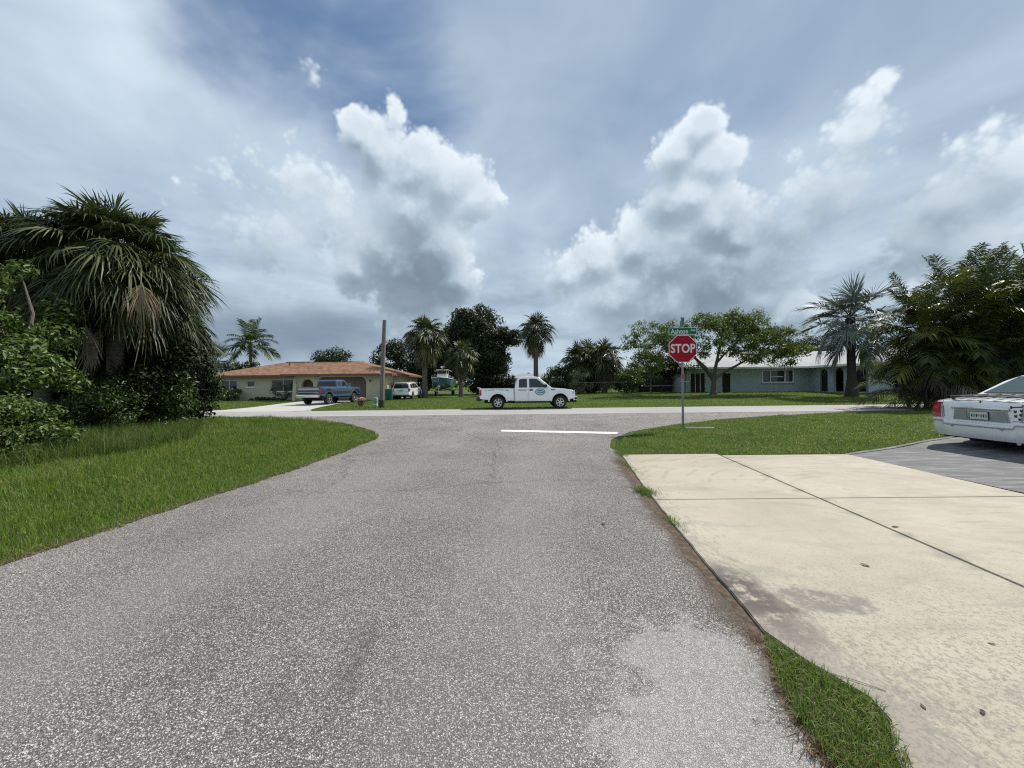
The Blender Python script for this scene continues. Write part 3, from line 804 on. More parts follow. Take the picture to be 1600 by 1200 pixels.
def fascia(x0, x1, y0, y1, z, h, t=.03):
    mb = MB()
    mb.span((x0 - t, y0 - t, z - h), (x1 + t, y0, z + .03)); mb.span((x0 - t, y1, z - h), (x1 + t, y1 + t, z + .03))
    mb.span((x0 - t, y0, z - h), (x0, y1, z + .03)); mb.span((x1, y0, z - h), (x1 + t, y1, z + .03))
    return mb
def lantern(root, x, y, z, mat=None):
    l = part('wall_lantern', MB().lathe([(0, .12), (.06, .10), (.07, .04), (.05, -.10), (0, -.13)], 8, c=(x, y - .10, z)).span((x - .02, y - .08, z + .05), (x + .02, y - .004, z + .11)), M_iron, root)
    return l

# ---- tan house
TG = gzf(-20, 38)
tan = empty('tan_house', (-21, 43, TG), 0, 'low tan stucco house with red brown hip roof and arched double garage', 'house')
EZ = 2.50 + TG
hl = [(-29.55, -27.95, 1.02, 2.12), (-26.95, -26.15, 1.42, 2.05), (-24.45, -22.10, .95, 2.15)]
hf = [(-20.30, -19.15, TG - .1, 2.12, .575), (-18.75, -14.05, TG - .1, 2.32, .55)]
wl_ = facade(-30.6, -21.05, TG - .3, EZ, hl, .14, 39.0); wl_.V += []
part('wall', wl_, M_tan, tan)
part('wall', facade(-21.0, -12.0, TG - .3, EZ, hf, .40, 37.0), M_tan, tan)
part('wall', MB().add([(-21.0, 37, TG - .3), (-21.0, 39.0, TG - .3), (-21.0, 39.0, EZ), (-21.0, 37, EZ)], [(0, 1, 2, 3)]), M_tan, tan)
part('wall', facade(37.0, 48.8, TG - .3, EZ, [(44.0, 45.0, 1.1, 2.1)], .12, -12.0 + .0, 'y'), M_tan, tan)
part('wall', MB().span((-30.6, 39.2, TG - .3), (-30.5, 48.8, EZ)).span((-30.6, 48.7, TG - .3), (-12.1, 48.8, EZ)), M_tan, tan)
part('buttress', MB().prism([(36.6, TG - .1), (37.0 - .004, TG - .1), (37.0 - .004, 2.3), (36.9, 2.3)], -21.0, -20.7, 'yz'), M_tan, tan)
for k, h in enumerate(hl): window(tan, *h, 39.0, (1, 0, 1)[k], (0, 0, 3)[k], frame=(M_white, M_white, M_white)[k])
# entry: dark arched door set back, with boards
dr = part('door', MB().span((-20.35, 37.40, TG - .1), (-19.1, 37.46, 2.2)), M_wood, tan)
for i in range(4): sub('board', MB().span((-20.28 + .285 * i, 37.36, TG), (-20.02 + .285 * i, 37.397, 2.1)), M_wood, dr)
sub('handle', MB().lathe([(0, -.05), (.03, -.04), (.03, 0)], 8, 'y', (-19.4, 37.33, 1.05)), M_iron, dr)
gd_ = part('garage_door', MB().span((-18.8, 37.41, TG - .1), (-14.0, 37.46, 2.4)), M_garage, tan)
for i in range(4):
    for j in range(8): sub('panel', MB().span((-18.70 + .575 * j, 37.385, TG + .05 + .53 * i), (-18.18 + .575 * j, 37.408, TG + .50 + .53 * i)), M_garage, gd_)
rf = part('roof', hip(-31.3, -11.42, 38.35, 49.4, EZ + .03, .29), M_roof_r, tan)
sub('roof_wing', hip(-21.9, -11.36, 36.3, 48.2, EZ + .045, .29), M_roof_r, rf)
sub('vent_pipe', MB().tube([(-24.4, 42.2, EZ + .9), (-24.4, 42.2, EZ + 1.55)], .05, 8), M_iron, rf)
sub('ridge_cap', MB().box((-21.3, 43.87, EZ + .03 + 5.525 * .29 + .01), (8.8, .3, .06)), M_roof_r, rf)
part('fascia', fascia(-31.3, -21.94, 38.35, 49.4, EZ, .16), M_fascia_br, tan)
part('fascia', fascia(-21.9, -11.36, 36.3, 49.42, EZ + .012, .17, .035), M_fascia_br, tan)
part('soffit', MB().span((-31.2, 38.4, EZ - .10), (-11.5, 39.0 - .01, EZ - .07)).span((-21.8, 36.35, EZ - .094), (-11.5, 37.0 - .004, EZ - .064)), M_soffit, tan)
for x, y, z in ((-20.75, 37, 1.78), (-13.65, 37, 1.95)): lantern(tan, x, y, z)
part('flood_light', MB().lathe([(.02, 0), (.07, -.12), (.07, -.14), (0, -.14)], 10, 'y', (-18.6, 36.96, 2.40)), M_iron, tan)
fl = part('flood_light', MB().lathe([(.02, 0), (.07, -.12), (.07, -.14), (0, -.14)], 10, 'y', (-18.9, 36.96, 2.40)), M_iron, tan)
part('house_number', MB().span((-16.95, 36.975, 2.40), (-16.35, 36.996, 2.50)), M_wood, tan)
window(tan, 44.0, 45.0, 1.1, 2.1, -12.0, 0, 0, 'y', -.10, sill=False)

# ---- blue house
BG = gzf(30, 41)
blue = empty('blue_house', (33, 44, BG), 0, 'blue grey stucco house with pale shingle roof and arched porch', 'house')
BZ = 2.72 + BG
part('wall', facade(19.0, 32.6, BG - .3, BZ, [(27.40, 30.75, 1.42, 2.80), (19.5, 21.2, BG - .1, 2.5), (23.0, 23.9, BG - .1, 2.45)], .16, 42.0), M_bluewall, blue)
part('wall', facade(37.0, 42.0, BG - .3, BZ, [(39.65, 40.65, BG - .1, 2.80, .45, .5), (37.75, 38.95, BG - .1, 2.84, .55, .5)], .28, 32.6, 'y'), M_bluewall, blue)
part('wall', facade(32.6, 46.5, BG - .3, BZ, [(33.2, 34.35, BG - .1, 2.84, .55, .5), (36.4, 38.4, 1.2, 2.5), (40.2, 45.2, BG - .1, 2.5)], .28, 37.0), M_bluewall, blue)
part('porch_wall', MB().span((34.4, 38.9, BG - .3), (34.5, 42, BZ)).span((34.4, 38.8, BG - .3), (46.4, 38.9, BZ)), M_bluewall, blue)
part('wall', MB().span((19.0, 42.2, BG - .3), (19.1, 52, BZ)).span((19.0, 52, BG - .3), (46.5, 52.1, BZ)).span((46.4, 37.2, BG - .3), (46.5, 52, BZ)), M_bluewall, blue)
part('porch_floor', MB().span((32.7, 37.2, BG - .05), (34.4, 42, BG + .06)), M_palecon, blue)
d_ = part('door', MB().span((34.30, 39.7, BG), (34.38, 40.7, 2.5)), M_dark, blue)
sub('handle', MB().lathe([(0, 0), (.035, .02), (.035, .06), (0, .06)], 8, 'x', (34.22, 39.85, BG + 1.)), M_white, d_)
part('screen_door', MB().span((32.78, 39.66, BG - .05), (32.82, 40.64, 2.78)), M_dark, blue)
wnd = MB().span((27.34, 41.95, 1.40), (30.81, 42.10, 1.50)).span((27.34, 41.95, 2.72), (30.81, 42.10, 2.82))
for x in (27.34, 28.20, 29.80, 30.71): wnd.span((x, 41.953, 1.50), (x + .10, 42.10, 2.72))
w_ = part('window', wnd, M_white, blue)
for a, b in ((27.45, 28.19), (28.31, 29.79), (29.91, 30.70)): sub('pane', MB().span((a, 42.06, 1.505), (b, 42.07, 2.715)), M_pane, w_)
sub('blind', MB().span((28.40, 42.045, 2.0), (29.70, 42.056, 2.10)), M_white, w_)
sub('sill', MB().span((27.25, 41.90, 1.31), (30.9, 41.997, 1.396)), M_bluewall, w_)
s_ = part('screen_panel', MB().span((19.5, 42.12, BG - .05), (21.2, 42.15, 2.48)), M_dark, blue)
for x in (19.52, 20.05, 20.6, 21.13): sub('mullion', MB().span((x, 42.06, BG - .05), (x + .05, 42.118, 2.48)), M_white, s_)
part('side_door', MB().span((23.02, 42.10, BG - .05), (23.88, 42.15, 2.43)), M_dark, blue)
window(blue, 36.4, 38.4, 1.2, 2.5, 37.0, 1, 0, depth=.14)
gd2 = part('garage_door', MB().span((40.2, 37.18, BG - .05), (45.2, 37.22, 2.5)), M_white, blue)
rb = part('roof', hip(18.3, 47.2, 41.35, 52.8, BZ + .03, .36), M_roof_g, blue)
sub('roof_wing', hip(31.95, 47.26, 36.3, 50.9, BZ + .05, .34), M_roof_g, rb)
sub('vent_pipe', MB().tube([(26.2, 46, BZ + 1.4), (26.2, 46, BZ + 2.15)], .05, 8), M_white, rb)
part('fascia', fascia(18.3, 31.9, 41.35, 52.8, BZ, .16), M_white, blue)
part('fascia', fascia(31.95, 47.26, 36.3, 52.83, BZ + .012, .17, .035), M_white, blue)
part('soffit', MB().span((18.4, 41.4, BZ - .10), (32.0, 41.99, BZ - .07)).span((32.0, 36.35, BZ - .094), (47.1, 36.995, BZ - .064)).span((32.0, 37, BZ - .1), (32.596, 41.4, BZ - .07)), M_white, blue)
part('downspout', MB().tube([(31.6, 41.95, BZ - .1), (31.6, 41.95, BG)], .04, 6), M_bluewall, blue)

# ---- low grey house far behind the truck
M_greywall = stucco('grey_stucco', (.30, .31, .31), (.38, .39, .39))
HG = gzf(4, 72)
far = empty('grey_house', (4, 76, HG), 0, 'low grey roofed house far behind the lone palm and truck cab', 'house')
part('wall', facade(-2, 11, HG - .3, HG + 2.3, [(1, 2.4, 1., 2.1), (5, 7, 1., 2.1)], .12, 72.0), M_greywall, far)
part('wall', MB().span((-2, 72.2, HG - .3), (-1.9, 80, HG + 2.3)), M_greywall, far)
part('wall', MB().span((10.9, 72.2, HG - .3), (11, 80, HG + 2.3)), M_greywall, far)
window(far, 1, 2.4, 1., 2.1, 72.0, 1); window(far, 5, 7, 1., 2.1, 72.0, 1)
part('roof', hip(-2.6, 11.6, 71.4, 80.6, HG + 2.3, .22), plain('grey_roofing', (.26, .265, .27), .8), far)
# ------------------------------------------------------------------ vehicles
def car_paint(name, col, dirt=.12, rough=.22, coat=1.0):
    def fn(t, b, m):
        p = obj_co(t); n = t.noise(p, 2.2, 5, .6); z = t.sep(p)[2]
        d = t.m('MULTIPLY', t.ss(z, .75, .30), t.mr(n, .3, .7, .2, 1.))
        c = t.mix(n, tuple(q * .95 for q in col), col)
        c = t.mix(t.m('MULTIPLY', d, dirt), c, (.16, .14, .12))
        t.put(b.inputs['Base Color'], c); b.inputs['Roughness'].default_value = rough
        b.inputs['Coat Weight'].default_value = coat; b.inputs['Coat Roughness'].default_value = .03
    return material(name, fn)
M_carwhite = car_paint('white_paint', (.90, .90, .90))
M_carblue = car_paint('blue_paint', (.045, .105, .21), .25)
M_carnavy = car_paint('navy_paint', (.018, .026, .050), .3)
M_suvwhite = car_paint('suv_paint', (.86, .86, .85))
M_tyre = plain('tyre_rubber', (.018, .018, .018), .85)
M_rim = plain('alloy_rim', (.50, .50, .51), .32, .9)
M_rimdark = plain('rim_recess', (.05, .05, .05), .6)
M_chrome = plain('chrome', (.72, .73, .74), .12, 1.)
M_black = plain('black_plastic', (.022, .022, .023), .6)
M_cglass = glass_dark('car_glass', (.012, .016, .017), .04)
M_red = plain('red_lens', (.33, .012, .016), .15, coat=.8)
M_lens = plain('clear_lens', (.58, .56, .52), .15, coat=.8)
M_silver_p = plain('silver_trim', (.42, .43, .45), .35, .6)
M_teal = plain('teal_print', (.03, .22, .25), .5)
M_ink = plain('dark_print', (.035, .05, .06), .5)
M_greenprint = plain('green_print', (.08, .30, .20), .5)
M_platewhite = plain('plate', (.62, .64, .60), .4)
M_chassis = plain('underbody', (.012, .012, .012), .9)

def wheel(root, x, y, r, side, spokes=6, wdt=.24, rim=None):
    """tyre with rim, hub and spokes; side +1 faces +y"""
    t = MB().lathe([(r * .62, -wdt / 2), (r * .90, -wdt / 2), (r * .985, -wdt / 2 + .035), (r, -.04), (r, .04), (r * .985, wdt / 2 - .035), (r * .90, wdt / 2), (r * .62, wdt / 2 - .02)], 28, 'y')
    w_ = t.build('wheel', M_tyre, root, loc=(x, y, r))
    s = side
    MB().lathe([(r * .63, s * (wdt / 2 - .01)), (r * .58, s * (wdt / 2 - .03)), (r * .54, s * (wdt / 2 - .10)), (0, s * (wdt / 2 - .10))], 24, 'y').build('rim_recess', M_rimdark, w_)
    rm = MB().lathe([(r * .65, s * (wdt / 2 - .012)), (r * .63, s * (wdt / 2 + .002)), (r * .56, s * (wdt / 2 - .008)), (r * .55, s * (wdt / 2 - .05))], 24, 'y')
    rm.lathe([(r * .17, s * (wdt / 2 - .05)), (r * .15, s * (wdt / 2 - .004)), (0, s * (wdt / 2 + .002))], 14, 'y')
    for k in range(spokes):
        a = 2 * math.pi * k / spokes + .3
        rot = Matrix.Rotation(-a, 3, 'Y')
        rm.box(rot @ Vector((r * .35, s * (wdt / 2 - .03), 0)), (r * .46, .04, r * .17), rot)
    rm.build('rim', rim or M_rim, w_)
    return w_
def shell(prof, half, name, mat, root, bevel=.05, seg=3):
    """side outline (x,z) given width; half(x,z) is the half width there"""
    n = len(prof); mb = MB()
    V = [(x, -half(x, z), z) for x, z in prof] + [(x, half(x, z), z) for x, z in prof]
    mb.add(V, [tuple(range(n)), tuple(reversed(range(n, 2 * n)))] + [(i, n + i, n + (i + 1) % n, (i + 1) % n) for i in range(n)])
    return mb.build(name, mat, root, bevel=bevel, seg=seg, angle=28)
def arch(cx, cz, r, a0=180, a1=0, k=9): return [(cx + r * math.cos(R(a0 + (a1 - a0) * i / k)), cz + r * math.sin(R(a0 + (a1 - a0) * i / k))) for i in range(k + 1)]
def side_poly(pts, half, name, mat, root, off=.004, thick=.012, sides=(-1, 1), bevel=0.):
    """thin panel lying on the body's side"""
    out = []
    for s in sides:
        n = len(pts); mb = MB()
        V = [(x, s * (half(x, z) + off), z) for x, z in pts] + [(x, s * (half(x, z) + off - thick), z) for x, z in pts]
        mb.add(V, [tuple(range(n)), tuple(reversed(range(n, 2 * n)))] + [(i, n + i, n + (i + 1) % n, (i + 1) % n) for i in range(n)])
        out.append(mb.build(name, mat, root))
    return out

# ---- white pickup: 5.9 m long, faces +x (to the right), stands at the far kerb
def pickup_white():
    root = empty('pickup_truck', (.93, 23.75 - .12, .014), R(1.9), 'white extended cab pickup truck with round teal door emblem on the cross street', 'pickup truck')
    hb = lambda x, z: .98 - .05 * max(0, (z - .95)) / .3 - (.10 * max(0, x - 2.4) / .5 if x > 2.4 else 0) - (.10 if z < .5 else 0) * .4
    RX, FX, WR = -1.80, 1.88, .385
    # bed box
    bed = [(-2.86, .62), (-2.88, 1.05), (-2.86, 1.22), (-.86, 1.22), (-.86, .50)] + [(-1.28, .50)] + arch(RX, .42, .50, 10, 170) + [(-2.32, .55)]
    shell(bed, hb, 'cargo_bed', M_carwhite, root, .035)
    # cab and bonnet lower body
    cab = [(-.83, .46), (-.83, 1.22), (1.02, 1.24), (1.30, 1.25), (2.1, 1.19), (2.62, 1.10), (2.78, .98), (2.80, .70), (2.74, .62), (2.44, .56)] + arch(FX, .42, .50, 12, 168) + [(1.32, .46)]
    shell(cab, hb, 'body', M_carwhite, root, .04)
    hc = lambda x, z: .925 - .24 * max(0, z - 1.22)
    gh = [(-.80, 1.20), (-.74, 1.55), (-.60, 1.86), (-.42, 1.91), (.35, 1.93), (.62, 1.89), (1.36, 1.27), (1.40, 1.20)]
    shell(gh, hc, 'cab_roof', M_carwhite, root, .05)
    gl = lambda x, z: hc(x, z) + .002
    side_poly([(-.56, 1.27), (-.54, 1.72), (-.46, 1.78), (-.07, 1.79), (-.07, 1.27)], gl, 'rear_window', M_cglass, root)
    side_poly([(.06, 1.27), (.06, 1.79), (.42, 1.79), (.56, 1.75), (1.10, 1.30), (1.08, 1.27)], gl, 'front_window', M_cglass, root)
    # windscreen
    a, b = Vector((.70, 0, 1.85)), Vector((1.35, 0, 1.30)); n = Vector((.65, 0, .75)).normalized() * .012
    mb = MB().add([(a.x + n.x, -.70, a.z + n.z), (a.x + n.x, .70, a.z + n.z), (b.x + n.x, .82, b.z + n.z), (b.x + n.x, -.82, b.z + n.z)], [(0, 1, 2, 3)])
    mb.build('windscreen', M_cglass, root)
    # bed inside and dark rails
    MB().span((-2.78, -.80, 1.215), (-.92, .80, 1.232)).build('bed_liner', M_black, root)
    tg = MB().span((-2.915, -.78, .70), (-2.875, .78, 1.20)).build('tailgate', M_carwhite, root, bevel=.015)
    MB().box((-2.93, 0, 1.245), (.22, 1.5, .035), Matrix.Rotation(R(14), 3, 'Y')).build('tailgate_lip', M_silver_p, tg)
    MB().box((-2.94, 0, 1.02), (.03, .30, .08)).build('handle', M_black, tg)
    # wheel arch lips
    for cx in (RX, FX):
        for s in (-1, 1):
            o = MB()
            pa = arch(cx, .42, .50, 4, 176, 14); pb = arch(cx, .42, .575, 4, 176, 14)
            for i in range(14): o.add([(pa[i][0], s * .972, pa[i][1]), (pa[i + 1][0], s * .972, pa[i + 1][1]), (pb[i + 1][0], s * .985, pb[i + 1][1]), (pb[i][0], s * .985, pb[i][1]), (pa[i][0], s * 1.0, pa[i][1]), (pa[i + 1][0], s * 1.0, pa[i + 1][1]), (pb[i + 1][0], s * 1.0, pb[i + 1][1]), (pb[i][0], s * 1.0, pb[i][1])], [(0, 1, 2, 3), (4, 5, 6, 7), (0, 1, 5, 4), (3, 2, 6, 7)])
            o.build('wheel_arch', M_carwhite, root)
            wheel(root, cx, s * .84, WR, s, 6, .26)
    MB().span((-2.6, -.80, .36), (2.5, .80, .60)).build('chassis', M_chassis, root)
    for cx in (RX, FX):
        MB().span((cx - .52, -.70, .40), (cx + .52, .70, 1.0)).build('wheel_well', M_chassis, root)
    MB().span((-.80, -.90, .385), (1.30, .90, .455)).build('rocker_panel', M_black, root, bevel=.02)
    MB().box((-2.94, 0, .60), (.26, 1.84, .22)).build('rear_bumper', M_black, root, bevel=.04)
    fb = MB().box((2.80, 0, .62), (.26, 1.86, .24)).build('front_bumper', M_chrome, root, bevel=.06)
    MB().box((2.78, 0, .44), (.20, 1.7, .16)).build('air_dam', M_black, root, bevel=.04)
    for s in (-1, 1):
        MB().lathe([(0, .0), (.075, .0), (.08, -.03)], 12, 'y', (2.82, s * .936, .61)).build('fog_lamp', M_black, fb)
        MB().box((2.62, s * .84, .96), (.30, .16, .22), Matrix.Rotation(R(10), 3, 'Y')).build('headlight', M_lens, root, bevel=.04)
        MB().box((-2.83, s * .945, .98), (.13, .10, .36)).build('tail_light', M_red, root, bevel=.025)
        mr = MB().box((1.02, s * 1.05, 1.36), (.14, .22, .19)).build('mirror', M_black, root, bevel=.04)
        MB().box((.93, s * .985, 1.30), (.07, .10, .05)).build('mirror_arm', M_black, mr)
        MB().box((.17, s * .975, 1.13), (.20, .03, .085)).build('door_handle', M_black, root, bevel=.012)
        # shut lines
        for x, z0, z1 in ((-.005, .50, 1.22), (1.16, .56, 1.22)): MB().span((x - .006, s * (hb(x, 1.) - .005), z0), (x + .006, s * (hb(x, 1.) + .0015), z1)).build('shut_line', M_silver_p, root)
    MB().span((-.860, -.945, .50), (-.83, .945, 1.20)).build('cab_gap', M_black, root)
    g_ = MB().box((2.805, 0, .92), (.06, 1.30, .30)).build('grille', M_chrome, root, bevel=.02)
    for i in range(3): MB().box((2.842, 0, .83 + .09 * i), (.02, 1.2, .05)).build('slot', M_black, g_)
    # emblem and lettering on the near side, too small to read in the photo
    def oval(cx, cz, rx, rz, k=26): return [(cx + rx * math.cos(2 * math.pi * i / k), cz + rz * math.sin(2 * math.pi * i / k)) for i in range(k)]
    f = lambda x, z: .990
    em = side_poly(oval(.70, 1.01, .30, .20), f, 'door_emblem', M_teal, root, .002, .004, (-1,))[0]
    side_poly(oval(.70, 1.01, .255, .155), f, 'emblem_field', M_platewhite, em, .005, .003, (-1,))
    side_poly(oval(.70, 1.02, .205, .10), f, 'emblem_ground', M_teal, em, .008, .003, (-1,))
    side_poly([(.50, 1.01), (.58, 1.05), (.66, 1.02), (.74, 1.06), (.82, 1.03), (.90, 1.05), (.90, 1.01), (.82, .98), (.74, 1.01), (.66, .97), (.58, 1.0)], f, 'emblem_wave', M_platewhite, em, .011, .003, (-1,))
    side_poly([(.78, .93), (.90, .96), (.94, 1.06), (.86, 1.0)], f, 'emblem_mark', M_ink, em, .0145, .003, (-1,))
    r = random.Random(3)
    x = -2.55; k = 0
    while x < -1.20:
        w_ = r.uniform(.035, .06); z = 1.085 + .045 * math.sin((x + 2.55) * 2.3 * 1.0)
        if r.random() > .12: side_poly([(x, z), (x + w_, z), (x + w_, z + .045), (x, z + .045)], f, 'lettering', M_greenprint if k % 7 else M_teal, root, .002, .003, (-1,))
        x += w_ + .012; k += 1
    x = -.62
    while x < -.10:
        w_ = r.uniform(.03, .05); side_poly([(x, 1.10), (x + w_, 1.10), (x + w_, 1.145), (x, 1.145)], lambda x, z: .984, 'lettering', M_ink, root, .002, .003, (-1,)); x += w_ + .012
    side_poly([(1.34, 1.10), (1.58, 1.10), (1.58, 1.15), (1.34, 1.15)], lambda x, z: .985, 'fender_badge', M_ink, root, .002, .003, (-1,))
    return root
pickup_white()

# ---- blue pickup with navy lower stripe, seen from its tail
def pickup_blue():
    root = empty('pickup_truck', (-14.9, 31.7, gzf(-15, 31.6) + .02), R(81), 'old two tone blue pickup truck on the tan house driveway', 'pickup truck')
    hb = lambda x, z: .98 - .06 * max(0, z - 1.0)
    RX, FX, WR = -1.72, 1.72, .40
    up = .10
    bed = [(-2.72, .70), (-2.74, 1.36), (-.70, 1.36), (-.70, .62), (-1.18, .62)] + arch(RX, .48, .50, 14, 166) + [(-2.24, .66)]
    shell(bed, hb, 'cargo_bed', M_carblue, root, .03)
    cab = [(-.67, .58), (-.67, 1.36), (1.0, 1.36), (1.15, 1.36), (2.55, 1.28), (2.68, 1.20), (2.70, .74), (2.30, .66)] + arch(FX, .48, .50, 14, 166) + [(1.18, .58)]
    shell(cab, hb, 'body', M_carblue, root, .035)
    hc = lambda x, z: .93 - .20 * max(0, z - 1.34)
    shell([(-.64, 1.34), (-.60, 1.80), (-.50, 1.92), (.42, 1.93), (.58, 1.89), (1.12, 1.38), (1.14, 1.34)], hc, 'cab_roof', M_carblue, root, .045)
    gl = lambda x, z: hc(x, z) + .002
    side_poly([(-.50, 1.40), (-.48, 1.78), (-.02, 1.80), (-.02, 1.40)], gl, 'rear_window', M_cglass, root)
    side_poly([(.06, 1.40), (.06, 1.80), (.44, 1.80), (.86, 1.42)], gl, 'front_window', M_cglass, root)
    MB().add([(-.612, -.72, 1.79), (-.612, .72, 1.79), (-.655, .80, 1.42), (-.655, -.80, 1.42)], [(0, 1, 2, 3)]).build('back_window', M_cglass, root)
    MB().add([(.63, -.70, 1.87), (.63, .70, 1.87), (1.13, .80, 1.41), (1.13, -.80, 1.41)], [(0, 1, 2, 3)]).build('windscreen', M_cglass, root)
    MB().span((-2.66, -.80, 1.355), (-.75, .80, 1.372)).build('bed_liner', M_black, root)
    tg = MB().span((-2.79, -.90, .76), (-2.745, .90, 1.34)).build('tailgate', M_carnavy, root, bevel=.015)
    MB().span((-2.81, -.86, 1.12), (-2.785, .86, 1.28)).build('tailgate_panel', M_silver_p, tg)
    MB().span((-2.81, -.86, .94), (-2.785, .86, .99)).build('tailgate_trim', M_silver_p, tg)
    rb_ = MB().box((-2.86, 0, .68), (.22, 1.9, .20)).build('rear_bumper', M_chrome, root, bevel=.03)
    MB().span((-2.985, -.16, .62), (-2.965, .16, .77)).build('number_plate', M_platewhite, rb_)
    for s in (-1, 1):
        for cx in (RX, FX): wheel(root, cx, s * .86, WR, s, 5, .28)
        side_poly([(-2.70, .80), (-2.70, 1.24), (2.55, 1.18), (2.62, .80), (2.2, .80), (2.2, .99), (1.24, .99), (1.2, .80), (-1.22, .80), (-1.24, .99), (-2.2, .99), (-2.22, .84)], hb, 'lower_stripe', M_carnavy, root, .003, .008, (s,))
        MB().box((-2.77, s * .92, 1.05), (.05, .12, .34)).build('tail_light', M_red, root, bevel=.015)
        mr = MB().box((.86, s * 1.08, 1.50), (.06, .20, .22)).build('mirror', M_chrome, root, bevel=.02)
        MB().tube([(.90, s * .93, 1.40), (.88, s * 1.0, 1.46)], .015, 6).build('mirror_arm', M_chrome, mr)
        MB().box((2.66, s * .74, 1.02), (.10, .30, .20)).build('headlight', M_lens, root, bevel=.02)
        for cx in (RX, FX):
            o = MB(); pa = arch(cx, .48, .50, 6, 174, 12); pb = arch(cx, .48, .56, 6, 174, 12)
            for i in range(12): o.add([(pa[i][0], s * .992, pa[i][1]), (pa[i + 1][0], s * .992, pa[i + 1][1]), (pb[i + 1][0], s * .992, pb[i + 1][1]), (pb[i][0], s * .992, pb[i][1])], [(0, 1, 2, 3)])
            o.build('wheel_arch', M_chrome, root)
        MB().span((-.6, s * .90, .44), (1.1, s * 1.02, .50)).build('running_board', M_chrome, root)
        MB().box((-.30, s * .975, 1.22), (.16, .03, .05)).build('door_handle', M_chrome, root)
    MB().span((-2.5, -.75, .45), (2.4, .75, .66)).build('chassis', M_chassis, root)
    for cx in (RX, FX): MB().span((cx - .52, -.70, .50), (cx + .52, .70, 1.05)).build('wheel_well', M_chassis, root)
    MB().tube([(-2.0, -.5, .42), (-2.0, .5, .42)], .11, 10).build('axle', M_chassis, root)
    MB().box((2.72, 0, .66), (.20, 1.9, .18)).build('front_bumper', M_chrome, root, bevel=.03)
    return root
pickup_blue()

# ---- white SUV seen from the back
def suv():
    root = empty('suv', (-10.75, 39.7, gzf(-11, 38)), R(88), 'white SUV parked on the grass beside the tan house', 'SUV')
    hb = lambda x, z: .905 - .05 * max(0, z - .9) - (.12 * max(0, abs(x) - 1.95) / .4)
    RX, FX, WR = -1.30, 1.42, .35
    low = [(-2.28, .42), (-2.34, .62), (-2.32, .98), (-2.28, 1.06), (1.0, 1.06), (2.0, .98), (2.3, .80), (2.32, .45), (1.86, .36)] + arch(FX, .37, .42, 10, 170) + [(.9, .34), (-.82, .34)] + arch(RX, .37, .42, 10, 170) + [(-1.8, .38)]
    shell(low, hb, 'body', M_suvwhite, root, .05)
    hc = lambda x, z: .87 - .22 * max(0, z - 1.02)
    shell([(-2.26, 1.03), (-2.06, 1.52), (-1.9, 1.66), (-.4, 1.72), (.2, 1.68), (1.05, 1.08), (1.07, 1.03)], hc, 'cabin', M_suvwhite, root, .05)
    gl = lambda x, z: hc(x, z) + .002
    side_poly([(-1.95, 1.12), (-1.83, 1.52), (-1.28, 1.56), (-1.28, 1.12)], gl, 'quarter_window', M_cglass, root)
    side_poly([(-1.20, 1.12), (-1.20, 1.57), (-.38, 1.60), (-.38, 1.12)], gl, 'rear_window', M_cglass, root)
    side_poly([(-.30, 1.12), (-.30, 1.60), (.10, 1.58), (.78, 1.14)], gl, 'front_window', M_cglass, root)
    MB().add([(-2.085, -.66, 1.51), (-2.085, .66, 1.51), (-2.262, .74, 1.10), (-2.262, -.74, 1.10)], [(0, 1, 2, 3)]).build('back_window', M_cglass, root)
    MB().add([(.27, -.64, 1.655), (.27, .64, 1.655), (1.04, .78, 1.11), (1.04, -.78, 1.11)], [(0, 1, 2, 3)]).build('windscreen', M_cglass, root)
    MB().box((-2.34, 0, .55), (.16, 1.7, .24)).build('rear_bumper', M_suvwhite, root, bevel=.05)
    MB().span((-2.36, -.17, .74), (-2.338, .17, .89)).build('number_plate', M_platewhite, root)
    MB().span((-2.362, -.32, .91), (-2.335, .32, .95)).build('trim_bar', M_chrome, root)
    MB().box((-2.02, 0, 1.655), (.30, 1.2, .04), Matrix.Rotation(R(-8), 3, 'Y')).build('roof_spoiler', M_suvwhite, root, bevel=.015)
    for s in (-1, 1):
        MB().box((-2.27, s * .80, .93), (.14, .17, .30)).build('tail_light', M_red, root, bevel=.03)
        MB().tube([(-1.85, s * .66, 1.71), (-1.6, s * .66, 1.74), (-.3, s * .66, 1.77), (-.1, s * .66, 1.73)], .022, 6).build('roof_rail', M_silver_p, root)
        MB().box((.72, s * .98, 1.14), (.12, .20, .14)).build('mirror', M_suvwhite, root, bevel=.03)
        MB().box((-.5, s * .905, .95), (.16, .03, .04)).build('door_handle', M_suvwhite, root)
        MB().box((2.2, s * .70, .80), (.20, .30, .16)).build('headlight', M_lens, root, bevel=.03)
        for cx in (RX, FX): wheel(root, cx, s * .80, WR, s, 5, .22)
    MB().span((-2.2, -.72, .24), (2.2, .72, .45)).build('chassis', M_chassis, root)
    for cx in (RX, FX): MB().span((cx - .44, -.66, .30), (cx + .44, .66, .82)).build('wheel_well', M_chassis, root)
    return root
suv()
